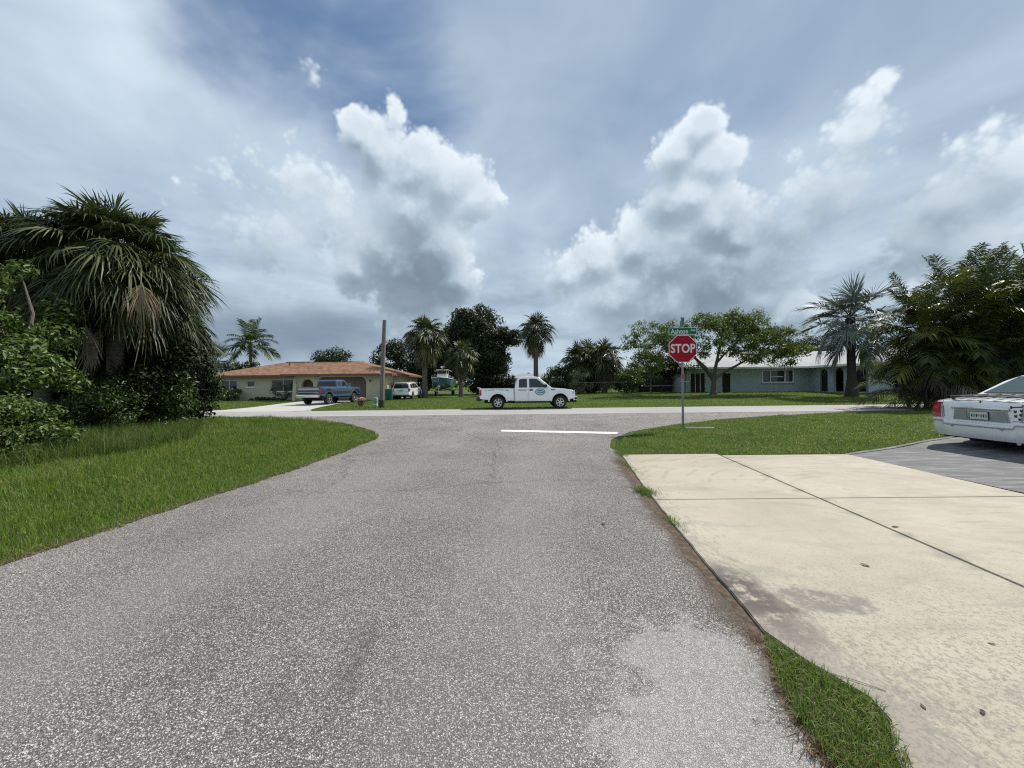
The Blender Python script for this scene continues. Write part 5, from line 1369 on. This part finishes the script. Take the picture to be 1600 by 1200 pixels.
palm('silver_palm', 'large silver blue fan palm with thick trunk in front of the blue house', (29.2, 33.0), 6.7, .31, BIS, 32, 1.16, [with_mat(fan_mesh(-66, 1.4, 1.6, 26, .4, 110, .075, 260, 3, sag=.1), M_silver)], 5, (-.1, 0), flare=1.75, mat=M_bark_dark, seed=61)
tree('background_tree', 'dark feathery pine like tree behind the blue house roof', (46.5, 61), 7.6, .3, clumps((46.2, 61, 6.0), (4.6, 2., 2.6), 40, .9, 110, 62, .4), .42, M_feathery, 9, .3, seed=62)
tree('background_tree', 'dark tree beyond the roof ridge, next to the silver palm trunk', (40.5, 63), 7.0, .3, clumps((40.5, 63, 5.6), (3.2, 2., 1.9), 24, .9, 100, 63, .4), .42, M_oak, 8, .4, seed=63)

# clump of feather palms by the parked car, many stems
ARE = [[with_mat(feather_mesh(e + de, 2.6, 36, .95, a, .16, .34, .65, .062, 500 + 10 * i + j), M_areca) for j, de in enumerate((-6, 6))] for i, (e, a) in enumerate(((80, .75), (66, 1.1), (52, 1.4), (36, 1.6), (14, 1.5)))]
ARE_DEAD = [with_mat(feather_mesh(e, 2.2, 28, .9, .7, .2, .1, .9, .06, 560 + j, True), M_areca_dead) for j, e in enumerate((-35, -60, -74))]
r_ = np.random.default_rng(77)
for i, (x, y, H) in enumerate([(21.4, 19.8, 3.2), (22.2, 20.6, 4.0), (22.8, 19.2, 3.7), (23.6, 20.4, 4.9), (24.2, 19.2, 4.3), (25.0, 20.5, 5.2), (25.8, 19.2, 4.6), (26.6, 20.7, 5.2), (27.4, 19.5, 4.4), (21.9, 19.1, 2.0), (23.1, 18.6, 2.3), (24.7, 18.4, 2.5), (21.2, 20.5, 1.2), (26.2, 18.6, 2.3)]):
    nm = ['left outermost stem', 'second tall stem', 'front left stem', 'tall middle stem', 'front middle stem', 'tallest stem', 'right front stem', 'tall right stem', 'right outermost stem', 'short stem at the left foot', 'short stem at the front foot', 'short stem behind the car boot', 'knee high sprout at the left foot', 'short stem above the car roof'][i]
    p = palm('feather_palm', f'feather palm of the clump beside the white sedan, {nm}', (x, y), H, .075, ARE, 30 if H > 3 else 20, .95 if H > 3 else .8, ARE_DEAD, 14 if H > 3 else 7, ((x - 24.2) * .10, (y - 19.6) * .15), 'clump of feather palms beside the sedan', flare=1.2, seed=80 + i, tilt=.2, spread_z=2.6 if H > 3 else 1.0)
shrub('understorey_bush', 'dark tangle of stems and leaves inside the feather palm clump', (24.4, 20.6), clumps((24.6, 20.9, 2.2), (3.6, .9, 2.2), 64, .75, 300, 95, .3, floor=.1), .24, M_under, .3, 10, seed=95)
shrub('clipped_hedge', 'low clipped hedge in front of the blue house', (37.2, 36.2), [(36.2 + .25 * i, 36.2 + .1 * (i % 3 - 1), gzf(36, 36) + .35 + .28 * (i % 2), .34, .34, .34, 150) for i in range(14)], .10, M_bush, .5, 3, cat='hedge', seed=96)

shrub('broadleaf_shrub', 'dark hedge like growth behind the fence, between the palms and the stop sign', (14.6, 47), clumps((14.8, 47.5, 1.9), (3.2, 1., 1.7), 40, .8, 120, 151, .35, floor=.3), .3, M_oak, .5, 3, seed=151)
tree('background_tree', 'dark broad tree between the tan roof and the oak, behind the shaggy palm', (-13.6, 60), 8, .3, clumps((-13.4, 60, 4.6), (3.6, 2., 3.8), 70, 1.1, 140, 153, .35, floor=.5), .36, M_oak, 8, .5, seed=153)
palm('sabal_palm', 'low bushy sabal palm hidden behind the pair past the truck bonnet', (9.5, 47.5), 4.4, .25, SAB_S, 70, 1.05, SAB_S_DEAD, 20, (0, 0), 'low sabal palms past the truck', low=SAB_S_YEL, nlow=6, seed=154)
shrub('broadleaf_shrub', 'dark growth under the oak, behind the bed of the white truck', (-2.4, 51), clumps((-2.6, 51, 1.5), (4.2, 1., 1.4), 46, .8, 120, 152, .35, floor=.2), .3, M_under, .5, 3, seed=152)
# far belt of trees that closes the view
tl = []
r_ = np.random.default_rng(9)
for i in range(230):
    a = R(-78 + 156 * i / 229) + r_.normal(0, .01); d = r_.uniform(95, 150)
    h = r_.uniform(1.5, 3.6) if abs(a) > .1 else r_.uniform(1.2, 2.2)
    tl.append((d * math.sin(a), d * math.cos(a), h, 3.4, 3.0, h, 70))
tag(link('treeline', leaf_cloud(tl, 1.1, .55, seed=99), M_oak), kind='stuff')
# ------------------------------------------------------------------ the parked sedan, seen from behind
M_smoke = plain('reversing_lens', (.30, .31, .32), .18, coat=.8)
def sedan():
    root = empty('sedan', (9.50, 7.85, .02), 0, 'white sedan with black boot rack and paw print stickers parked on the grey driveway', 'car')
    root.rotation_euler = (0, R(-2.9), 0)
    st = [.10, .13, .22, .45, .8, 1.05, 1.3, 1.8, 2.7, 3.5, 4.0, 4.6, 5.1, 5.32, 5.40]
    W = np.interp(st, [.10, .13, .22, .45, 1., 2.7, 4.5, 5.2, 5.40], [.80, .90, .945, .965, .985, .99, .965, .90, .70])
    T = np.interp(st, [.10, .13, .22, .5, 1.0, 1.3, 3.5, 4.0, 4.8, 5.3, 5.4], [.97, 1.02, 1.045, 1.075, 1.09, 1.09, 1.06, 1.02, .96, .84, .74])
    Bz = np.interp(st, [.10, .3, .8, 4.8, 5.4], [.50, .36, .26, .26, .40])
    V = []; F = []; n = 15
    for x, w_, t, b in zip(st, W, T, Bz):
        half = [(w_ * .90, b), (w_ * .985, b + .10), (w_, .56), (w_ * .992, .76), (w_ * .965, t - .09), (w_ * .905, t - .025), (w_ * .60, t), (0, t + .012)]
        sec = half + [(-y, z) for y, z in half[-2::-1]]
        V += [(x, y, z) for y, z in sec]
    for i in range(len(st) - 1):
        for k in range(n - 1): a = i * n + k; F.append((a, a + n, a + n + 1, a + 1))
        F.append((i * n + n - 1, i * n + 2 * n - 1, (i + 1) * n, i * n))
    F.append(tuple(range(n))); F.append(tuple(reversed(range((len(st) - 1) * n, len(st) * n))))
    mb = MB(); mb.add(V, F, True); body = mb.build('body', M_carwhite, root)
    hc = lambda x, z: .90 - .46 * max(0, z - 1.06)
    shell([(1.02, 1.04), (1.12, 1.10), (1.60, 1.37), (1.92, 1.475), (2.3, 1.50), (3.0, 1.485), (3.3, 1.43), (3.95, 1.08), (4.0, 1.04)], hc, 'cabin', M_carwhite, root, .045, 4)
    gl = lambda x, z: hc(x, z) + .002
    a, b = Vector((1.16, 0, 1.125)), Vector((1.78, 0, 1.445)); nn = Vector((-.46, 0, .89)) * .022
    MB().add([(a.x + nn.x, -.76, a.z + nn.z), (a.x + nn.x, .76, a.z + nn.z), (b.x + nn.x, .62, b.z + nn.z), (b.x + nn.x, -.62, b.z + nn.z)], [(0, 1, 2, 3)]).build('back_window', plain('tinted_glass', (.055, .085, .08), .06, spec=.7), root)
    side_poly([(1.75, 1.13), (2.02, 1.40), (2.62, 1.42), (2.62, 1.13)], gl, 'rear_window', M_cglass, root)
    side_poly([(2.70, 1.13), (2.70, 1.42), (3.02, 1.41), (3.62, 1.13)], gl, 'front_window', M_cglass, root)
    MB().add([(3.36, -.66, 1.415), (3.36, .66, 1.415), (3.98, .84, 1.085), (3.98, -.84, 1.085)], [(0, 1, 2, 3)]).build('windscreen', M_cglass, root)
    # bumper wraps round the corners; lower face tucks under
    plan = [(.95, .975), (.60, .985), (.34, .985), (.19, .955), (.10, .89), (.055, .78), (.03, .62), (.012, .60), (.0, .58), (-.01, .30), (-.015, 0)]
    plan = plan + [(x, -y) for x, y in plan[-2::-1]]
    V = []; F = []; m_ = 9
    for i, (x, y) in enumerate(plan):
        p0 = Vector(plan[max(0, i - 1)]); p1 = Vector(plan[min(len(plan) - 1, i + 1)]); t = (p1 - p0).normalized(); nr = Vector((t.y, -t.x))
        if nr.dot(Vector((x - .9, y))) < 0: nr = -nr
        top = .60 if abs(y) < .585 else .665
        for o_, z in ((-.16, top + .005), (-.05, top + .004), (-.008, top - .012), (0, top - .045), (-.012, top - .075), (-.004, .50), (-.018, .36), (-.065, .275), (-.22, .25)):
            V.append((x + nr.x * o_, y + nr.y * o_, z))
    for i in range(len(plan) - 1):
        for k in range(m_ - 1): a_ = i * m_ + k; F.append((a_, a_ + 1, a_ + m_ + 1, a_ + m_))
    mb = MB(); mb.add(V, F, True); bp = mb.build('bumper', M_carwhite, root)
    tr = MB().tube([(x - .004 * (1 if x < .3 else 0), y * 1.004, (.60 if abs(y) < .585 else .665) - .062) for x, y in plan[1:-1]], .011, 6); tr.build('bumper_strip', M_silver_p, bp)
    for y in (-.42, .42): MB().lathe([(0, -.012), (.022, -.008), (.026, .0)], 10, 'x', (-.012, y, .52)).build('sensor', M_silver_p, bp)
    # lamps at the corners
    for s in (-1, 1):
        pl = [(.50, .978), (.30, .974), (.20, .950), (.125, .90), (.098, .80), (.090, .690)]
        V = []; F = []
        for x, y in pl:
            for z, q in ((.665, 1.), (.76, 1.010), (.87, 1.004), (.95, .985), (1.0, .945)): V.append((x - .012 + (z - .665) * .06, s * y * q, z))
        for i in range(len(pl) - 1):
            for k in range(4): a_ = i * 5 + k; F.append((a_, a_ + 1, a_ + 6, a_ + 5))
        mb = MB(); mb.add(V, F, True); lm = mb.build('tail_light', M_red, root)
        MB().tube([(.076, s * .687, .665), (.084, s * .687, .90), (.092, s * .676, .985)], .008, 6).build('lamp_trim', M_chrome, lm)
        side_poly([(.95, .50), (.95, .53), (4.9, .53), (4.9, .50)], lambda x, z: .988, 'side_moulding', M_silver_p, root, .012, .02, (s,))
        for cx in (1.32, 4.30):
            wheel(root, cx, s * .80, .335, s, 7, .22)
            MB().lathe([(.40, s * .992), (.40, s * .70), (0, s * .70)], 24, 'y', (cx, 0, .335)).build('wheel_well', M_chassis, root)
        MB().box((3.42, s * 1.02, 1.08), (.10, .20, .13)).build('mirror', M_carwhite, root, bevel=.03)
    MB().span((.25, -.82, .22), (5.0, .82, .40)).build('chassis', M_chassis, root)
    MB().tube([(.18, -.52, .245), (.7, -.52, .245)], .035, 10).build('exhaust_pipe', M_chrome, root)
    # chrome panel with reversing lamps and number plate
    px = .088
    pn = MB().prism([(-.48, .635), (-.44, .865), (.44, .865), (.48, .635)], px, px + .03, 'yz').build('plate_panel', M_silver_p, root, bevel=.01)
    MB().prism([(-.51, .872), (-.47, .918), (.47, .918), (.51, .872)], px - .018, px + .03, 'yz').build('chrome_bar', M_chrome, pn, bevel=.008)
    for s in (-1, 1):
        MB().prism([(s * .22, .665), (s * .22, .845), (s * .41, .845), (s * .445, .665)], px - .008, px - .001, 'yz').build('reversing_lamp', M_smoke, pn)
    pt = MB().box((px - .010, 0, .75), (.012, .325, .170)).build('number_plate', M_black, pn)
    MB().box((px - .0185, 0, .75), (.004, .300, .150)).build('plate_face', M_platewhite, pt)
    for i, y in enumerate((.115, .075, .035, -.045, -.085, -.125)):
        MB().box((px - .0215, y, .748), (.0015, .024, .062)).build('plate_character', M_greenprint if i % 2 else M_ink, pt)
    MB().lathe([(0, -.0008), (.022, 0)], 14, 'x', (px - .0212, -.005, .752)).build('plate_emblem', plain('orange_print', (.62, .25, .07), .5), pt)
    MB().box((.118, .0, 1.005), (.012, .026, .085), Matrix.Rotation(R(12), 3, 'Y')).build('boot_emblem', M_ink, root, bevel=.006)
    # boot lid shut lines
    MB().tube([(.155, -.86, 1.005), (.150, -.70, 1.035), (.142, 0, 1.05), (.150, .70, 1.035), (.155, .86, 1.005)], .006, 5).build('boot_seam', M_black, root)
    for s in (-1, 1): MB().tube([(.150, s * .70, 1.035), (.128, s * .665, .99), (.093, s * .655, .90), (.093, s * .648, .68)], .004, 5).build('boot_seam', M_black, root)
    # stickers on the panel at the near side: a bone and paw prints
    f = .103
    def disc(y, z, r, par=None, nm='paw_pad'): return MB().lathe([(0, f - .0065), (r, f - .006), (r, f - .001)], 12, 'x', (0, y, z)).build(nm, M_ink, par or root)
    bone = MB().box((f - .004, -.585, .950), (.004, .17, .022), Matrix.Rotation(R(-6), 3, 'X')).build('bone_sticker', M_ink, root)
    for y, z in ((-.50, .930), (-.50, .953), (-.67, .950), (-.67, .972)): disc(y, z, .018, bone, 'bone_end')
    for y, z, s in ((-.555, .86, 1.), (-.635, .80, 1.), (-.560, .775, 1.), (-.645, .88, .9), (-.615, .715, .9)):
        p = disc(y, z, .024 * s, None, 'paw_sticker')
        for dy, dz in ((-.016, .024), (.016, .024)): disc(y + dy * s, z + dz * s, .010 * s, p, 'toe')
    MB().box((f - .004, -.585, .672), (.003, .14, .014)).build('lettering', M_ink, root)
    # luggage rack on the boot: two cross rails on feet, slats between
    rk = MB().tube([(.27, -.66, 1.115), (.245, -.5, 1.125), (.24, 0, 1.132), (.245, .5, 1.125), (.27, .66, 1.115)], .013, 8).build('boot_rack', M_black, root)
    MB().tube([(.98, -.62, 1.150), (.98, 0, 1.165), (.98, .62, 1.150)], .012, 8).build('rack_rail', M_black, rk)
    for y in (-.56, -.34, -.12, .12, .34, .56): MB().span((.25, y - .02, 1.108), (.98, y + .02, 1.128)).build('rack_slat', M_black, rk, rot=None)
    for x in (.27, .97):
        for y in (-.6, .6): MB().span((x - .02, y - .02, 1.05), (x + .02, y + .02, 1.115)).build('rack_foot', M_black, rk)
    return root
sedan()

# ------------------------------------------------------------------ boat and trailer
M_hull = plain('teal_gelcoat', (.065, .18, .26), .3, coat=.5)
M_gel = plain('white_gelcoat', (.74, .75, .73), .35, coat=.3)
def boat():
    bx_, by_ = -8.85, 46.2; g0 = gzf(bx_, by_)
    root = empty('motor_boat', (bx_, by_, g0), 0, 'teal hulled motor boat with white wheelhouse, bow towards the street', 'boat')
    S = [(0, .04, 2.28, 1.95, 1.55), (.35, .55, 2.25, 1.75, 1.25), (.9, .98, 2.20, 1.55, 1.02), (1.8, 1.25, 2.12, 1.35, .86), (3.2, 1.32, 2.04, 1.22, .80), (6.2, 1.30, 2.0, 1.18, .80)]
    V = []; F = []; n = 7
    for y, w_, g, c, k in S: V += [(-w_, y, g), (-w_ * .93, y, (g + c) / 2), (-w_ * .80, y, c), (0, y, k), (w_ * .80, y, c), (w_ * .93, y, (g + c) / 2), (w_, y, g)]
    for i in range(len(S) - 1):
        for k in range(n - 1): a = i * n + k; F.append((a, a + 1, a + n + 1, a + n))
    F.append(tuple(range((len(S) - 1) * n, len(S) * n)))
    mb = MB(); mb.add(V, F); hull = mb.build('hull', M_hull, root)
    rail = [(-w_ * 1.0, y, g + .04) for y, w_, g, c, k in S[::-1]] + [(w_, y, g + .04) for y, w_, g, c, k in S]
    MB().tube(rail, .06, 6).build('gunwale', M_gel, hull)
    MB().tube([(0, -.02, 2.2), (0, .05, 1.75), (0, .32, 1.28), (0, .85, 1.0)], .03, 6).build('stem_band', M_gel, hull)
    dk = MB(); V = [(-w_ * .97, y, g + .02) for y, w_, g, c, k in S] + [(w_ * .97, y, g + .02) for y, w_, g, c, k in S]
    dk.add(V, [(i, i + 1, i + 7, i + 6) for i in range(5)]); dk.build('deck', M_gel, root)
    wh = MB().box((0, 3.1, 2.42), (1.35, 1.5, .75), taper=(.92, .8)).build('console', M_gel, root, bevel=.04)
    for s in (-1, 1):
        for y in (2.5, 3.9): MB().tube([(s * .62, y, 2.1), (s * .55, y, 3.25)], .035, 6).build('roof_post', M_gel, root)
        MB().tube([(s * .62, .55, 2.3), (s * .62, .55, 2.62)], .018, 6).build('rail_post', M_chrome, root)
        MB().tube([(s * 1.18, 1.6, 2.15), (s * 1.12, 1.6, 2.55)], .018, 6).build('rail_post', M_chrome, root)
        MB().tube([(s * .1, .12, 2.55), (s * .62, .55, 2.63), (s * 1.12, 1.6, 2.56), (s * 1.2, 2.6, 2.4)], .02, 6).build('bow_rail', M_chrome, root)
        MB().tube([(s * .75, 3.3, 3.28), (s * 1.05, 3.3, 3.1), (s * 1.15, 3.3, 3.22)], .03, 6).build('outrigger', M_gel, root)
    rf_ = MB().box((0, 3.2, 3.29), (1.45, 2.0, .08)).build('hard_top', M_gel, root, bevel=.03)
    MB().lathe([(0, 3.78), (.20, 3.77), (.28, 3.70), (.28, 3.60), (.20, 3.55), (0, 3.55)], 16, c=(0, 3.0, 0)).build('radar_dome', M_gel, rf_)
    MB().tube([(0, 3.0, 3.3), (0, 3.0, 3.56)], .05, 8).build('radar_mast', M_gel, rf_)
    MB().add([(-.50, 2.36, 3.2), (.50, 2.36, 3.2), (.58, 2.30, 2.82), (-.58, 2.30, 2.82)], [(0, 1, 2, 3)]).build('windscreen', M_pane, root)
    MB().box((0, 3.6, 2.75), (.7, .3, .5)).build('seat', plain('brown_seat', (.17, .07, .045), .6), root, bevel=.05)
    t = empty('boat_trailer', (bx_, by_, g0), 0, 'galvanised trailer under the teal boat', 'trailer')
    gv = plain('galvanised', (.33, .34, .35), .45, .7)
    for s in (-1, 1):
        MB().span((s * .72 - .05, 1.0, .55), (s * .72 + .05, 6.0, .67)).build('side_rail', gv, t)
        MB().tube([(s * .72, 1.0, .6), (0, -.6, .6)], .05, 6).build('drawbar', gv, t)
        MB().span((s * .55 - .06, 1.4, .72), (s * .55 + .06, 6.0, .86)).build('bunk', M_wood, t)
        for y in (3.8, 4.7): wheel(t, s * 1.08, y, .33, s, 5, .2).rotation_euler = (0, 0, R(90))
        MB().span((s * 1.08 - .13, 3.3, .70), (s * 1.08 + .13, 5.2, .74)).build('mudguard', gv, t)
        MB().tube([(s * 1.0, 6.0, .6), (s * 1.4, 6.0, .7), (s * 1.4, 6.0, 1.7)], .035, 6).build('guide_post', M_gel, t)
    for y in (1.1, 3.0, 5.6): MB().span((-.70, y - .05, .53), (.70, y + .05, .545 + .09)).build('crossbeam', gv, t)
    MB().tube([(0, -.1, .6), (0, .05, 1.15)], .05, 6).build('winch_post', gv, t)
    MB().box((0, .02, 1.2), (.22, .2, .2)).build('winch', M_gel, t, bevel=.03)
    MB().tube([(0, -.45, .6), (0, -.45, .02)], .035, 8).build('jockey_stand', gv, t)
boat()

# ------------------------------------------------------------------ street furniture
M_signred = plain('sign_red', (.36, .006, .018), .55, var=.05, spec=.2)
M_signwhite = plain('sign_white', (.74, .74, .74), .4, var=.04)
M_signgreen = plain('sign_green', (.005, .15, .075), .55, var=.05, spec=.2)
M_galv = plain('galvanised_post', (.27, .275, .28), .5, .5)
M_band = plain('red_reflector', (.52, .06, .03), .4)
def text(name, s, size, loc, rot, mat, parent, sx=1., off=0., space=1.):
    cu = bpy.data.curves.new(name, 'FONT'); cu.body = s; cu.size = size; cu.align_x = 'CENTER'; cu.align_y = 'CENTER'
    cu.extrude = .0008; cu.offset = off; cu.space_character = space; cu.resolution_u = 6
    o = bpy.data.objects.new(name, cu); COL.objects.link(o); o.parent = parent; o.location = loc; o.rotation_euler = rot; o.scale = (sx, 1, 1)
    cu.materials.append(mat)
    bpy.context.view_layer.update()
    me = bpy.data.meshes.new_from_object(o); bpy.data.objects.remove(o)
    if not me.materials: me.materials.append(mat)
    m_ = link(name, me, None, parent, loc, rot, (sx, 1, 1))
    return m_
sx_, sy_ = 5.42, 12.2
sg = empty('stop_sign', (sx_, sy_, 0), R(-4), 'red octagonal stop sign with green street name plates on its post', 'sign')
post = MB().span((-.028, -.028, -.3), (.028, .028, 3.55)).build('post', M_galv, sg, bevel=.006)
for i in range(30): MB().lathe([(0, -.0288), (.006, -.0288)], 6, 'y', (0, 0, .35 + .05 * i * 1.0)).build('bolt_hole', M_dark, post) if i % 3 == 0 else None
def octo(r, y0, y1): return MB().prism([(r / math.cos(math.pi / 8) * math.cos(math.pi / 8 + i * math.pi / 4), r / math.cos(math.pi / 8) * math.sin(math.pi / 8 + i * math.pi / 4)) for i in range(8)], y0, y1)
pl = octo(.432, -.040, -.034).build('stop_plate', M_signwhite, sg, loc=(0, 0, 2.57))
octo(.412, -.0435, -.0415).build('red_face', M_signred, pl)
text('stop_lettering', 'STOP', .385, (0, -.0455, -.005), (R(90), 0, 0), M_signwhite, pl, .80, .010, 1.04)
for z in (-.3, .3): MB().lathe([(0, -.050), (.012, -.047), (.012, -.043)], 8, 'y', (0, 0, z)).build('bolt', M_galv, pl)
np1 = MB().span((-.43, -.014, -.115), (.43, -.010, .115)).build('street_name_plate', M_signwhite, sg, loc=(0, -.028, 3.125))
MB().span((-.415, -.0165, -.10), (.415, -.0145, .10)).build('green_face', M_signgreen, np1)
text('street_name', 'Ashton', .215, (-.095, -.0185, -.012), (R(90), 0, 0), M_signwhite, np1, .86, .003)
text('street_suffix', 'Ave', .11, (.315, -.0185, .030), (R(90), 0, 0), M_signwhite, np1, .86, .002)
np2 = MB().span((-.004, -.42, -.11), (.004, .42, .11)).build('street_name_plate', M_signgreen, sg, loc=(.0, 0, 3.40), rot=(0, 0, R(-12)))
MB().lathe([(.045, 0), (.045, .05), (.03, .07), (0, .075)], 10, c=(0, 0, 3.515)).build('cap', M_galv, sg)
MB().span((-.038, -.036, 1.63), (.038, -.029, 1.77)).build('reflector', M_band, sg)
MB().box((6.0, 12.30, .03), (.86, .07, .07), Matrix.Rotation(R(-8), 3, 'Z')).build('ground_marker', M_palecon, None, bevel=.012)
tag(bpy.data.objects['ground_marker'], 'low pale concrete strip lying in the grass beside the stop sign post', 'concrete strip')
tag(sheet('bare_patch', densify([(6.45, 12.2), (6.9, 12.15), (7.2, 12.4), (6.9, 12.7), (6.5, 12.55)], .1, .05, 8), .010, M_soil), kind='structure')

# wooden pole with its stub
M_pole = material('weathered_pole', bark_fn((.11, .095, .08), (.27, .245, .215))) if 'bark_fn' in globals() else plain('weathered_pole', (.2, .18, .15), .9)
up = empty('utility_pole', (-8.65, 25.45, 0), 0, 'weathered wooden pole without wires beside the cross street', 'pole')
MB().tube([(0, 0, -.3), (.04, 0, 1.5), (.13, 0, 3.5), (.24, 0, 5.75)], [.155, .145, .135, .12], 14).build('shaft', M_pole, up)
MB().tube([(0, 0, -.05), (0, 0, .50)], [.20, .19], 14).build('stub_wrap', M_bark_dark if 'M_bark_dark' in globals() else M_wood, up)
MB().tube([(.0, -.16, 2.2), (.0, -.152, 2.26)], .06, 8).build('tag', M_silver_p, up)
MB().lathe([(.125, 5.74), (.12, 5.80), (0, 5.82)], 14, c=(.24, 0, 0)).build('cap', M_pole, up)
pdl = empty('cable_pedestal', (-9.15, 25.7, 0), 0, 'pale green cable pedestal beside the wooden pole', 'pedestal')
M_pg = plain('pale_green', (.22, .36, .27), .6)
MB().lathe([(.14, 0), (.14, .42), (.155, .42), (.155, .60), (.13, .68), (0, .70)], 16).build('body', M_pg, pdl)
MB().lathe([(.143, .16), (.143, .26)], 16).build('label_band', M_signwhite, pdl)
pt = empty('flower_pot', (-10.7, 27.2, 0), 0, 'pink and white flowers in a pot by the driveway edge', 'flower pot')
MB().lathe([(.16, 0), (.22, .26), (.24, .26), (.24, .30), (.20, .30), (.18, .22), (0, .22)], 16).build('pot', plain('clay', (.20, .10, .07), .8), pt)
if 'leaf_cloud' in globals():
    o = link('foliage', leaf_cloud([(0, 0, .40, .32, .30, .22, 260)], .10, .5, seed=5), M_bush, pt); o['kind'] = 'stuff'
    o = link('blossom', leaf_cloud([(0, 0, .52, .34, .30, .16, 150)], .08, .9, seed=6), leafy('petal', [(.55, .22, .20), (.70, .50, .42), (.75, .70, .62)], .3, .6), pt); o['kind'] = 'stuff'
bn = empty('wheelie_bin', (-11.65, 36.35, gzf(-11.6, 36.3)), R(8), 'dark green wheeled rubbish bin with yellow lid at the garage corner', 'bin')
MB().box((0, 0, .52), (.56, .60, .96), taper=(1.12, 1.15)).build('body', plain('bin_green', (.01, .09, .06), .5), bn, bevel=.03)
MB().box((0, 0, 1.04), (.68, .74, .07), Matrix.Rotation(R(-4), 3, 'X')).build('lid', plain('bin_yellow', (.48, .36, .03), .5), bn, bevel=.02)
for s in (-1, 1): MB().lathe([(0, -.03), (.10, -.03), (.11, 0), (.10, .03), (0, .03)], 14, 'x', (s * .25, .30, .10)).build('wheel', M_tyre, bn)
MB().tube([(-.26, .38, .98), (.26, .38, .98)], .018, 6).build('handle', M_black, bn)
hk = empty('plant_hook', (-11.2, 36.4, gzf(-11.2, 36.4)), 0, 'tall black scrolled plant hook beside the tan garage', 'plant hook')
MB().tube([(0, 0, -.1), (0, 0, 2.5), (.02, 0, 2.8)], .022, 6).build('stake', M_iron, hk)
MB().tube([(.02 + .16 + .16 * math.cos(R(a)), 0, 2.75 + .16 * math.sin(R(a))) for a in range(180, -150, -25)], .018, 6).build('scroll', M_iron, hk)
MB().tube([(.02, 0, 2.3), (.3, 0, 2.42), (.5, 0, 2.36)], .016, 6).build('arm', M_iron, hk)
# wire fence at the back of the lawn
fn = empty('wire_fence', (12.6, 40.4, gzf(12.6, 40.4)), 0, 'low dark wire fence with thin posts along the back of the lawn', 'fence')
for i in range(5):
    x = -6.2 + 3.1 * i; MB().tube([(x, 0, -.2), (x, 0, 1.28)], .03, 6).build('post', M_iron, fn)
    if i < 4: MB().tube([(x + .031, 0, 1.22), (x + 3.069, 0, 1.22)], .022, 6).build('top_rail', M_iron, fn)
for z in (.25, .55, .85): MB().tube([(-6.2, .034, z), (6.2, .034, z)], .004, 4).build('wire', M_iron, fn)
# screened enclosure at the left end of the blue house
en = empty('screen_enclosure', (17.0, 45, gzf(17, 45)), 0, 'dark screened enclosure left of the blue house, behind the stop sign post', 'enclosure')
for i in range(5): MB().box((-1.9 + .95 * i, 0, 1.15), (.07, .07, 2.3)).build('post', M_iron, en)
for i in range(4): MB().box((-1.425 + .95 * i, .0, 1.12), (.86, .015, 2.1)).build('screen', M_dark, en)
MB().box((0, 1.5, 2.36), (4.3, 3.6, .10)).build('roof', M_roof_g, en)
MB().box((0, -.06, .75), (3.9, .05, .05)).build('rail', M_white, en)

# fallen leaves and clods along the driveway
M_dryleaf = leafy('dry_leaf', [(.05, .035, .022), (.10, .068, .04), (.17, .115, .07)], .1, .7, per='object')
def leaf_mesh(seed):
    r = random.Random(seed); V = [(-.035, 0, .003)]; F = []
    for i, (x, w_, z) in enumerate(((-.018, .010, .004), (.0, .0135, .007), (.018, .010, .006))): V += [(x, w_, z + .006 * r.random()), (x, 0, z - .002), (x, -w_, z + .006 * r.random())]
    V.append((.038, .002, .010))
    F = [(0, 2, 1), (0, 3, 2), (1, 2, 5, 4), (2, 3, 6, 5), (4, 5, 8, 7), (5, 6, 9, 8), (7, 8, 10), (8, 9, 10)]
    me = bpy.data.meshes.new('leaf'); me.from_pydata(V, [], F); me.materials.append(M_dryleaf); return me
LM = [leaf_mesh(i) for i in range(4)]
for i, (x, y, s, lb) in enumerate([(3.84, 3.86, 1.05, 'dark dry leaf lying beside the long driveway joint'), (2.80, 3.06, 1.0, 'dark dry leaf lying alone in the middle of the near driveway panel'), (2.07, 1.70, .62, 'brown leaf on the speckled driveway nearest the frame corner'), (2.66, 2.14, .5, 'small brown leaf on the grey stained part of the driveway'), (1.84, 1.73, .5, 'small brown leaf on the driveway just right of the grass tongue'), (4.9, 3.5, .5, 'tiny dark leaf on the driveway beyond the long joint'), (.95, 4.05, .9, 'tan leaf lying on the road near the soil edge')]):
    o = link('fallen_leaf', LM[i % 4], None, None, (x, y, .0275 if x > 1.5 else .0095), (0, 0, i * 1.9), (s, s, s))
    tag(o, lb, 'leaf', 'fallen dry leaves')
# straws of dead grass at the apron's corner
M_straw = plain('straw', (.36, .30, .18), .8)
for i, pts in enumerate([[(1.60, 1.93, .030), (1.68, 1.875, .034), (1.76, 1.82, .030)], [(2.22, 7.95, .045), (2.16, 8.15, .12), (2.22, 8.35, .16)]]):
    o = MB().tube(pts, .0018, 5).build('straw', M_straw)
    tag(o, ['dead grass straw lying along the edge of the apron', 'upright straw at the far corner of the apron'][i], 'straw')
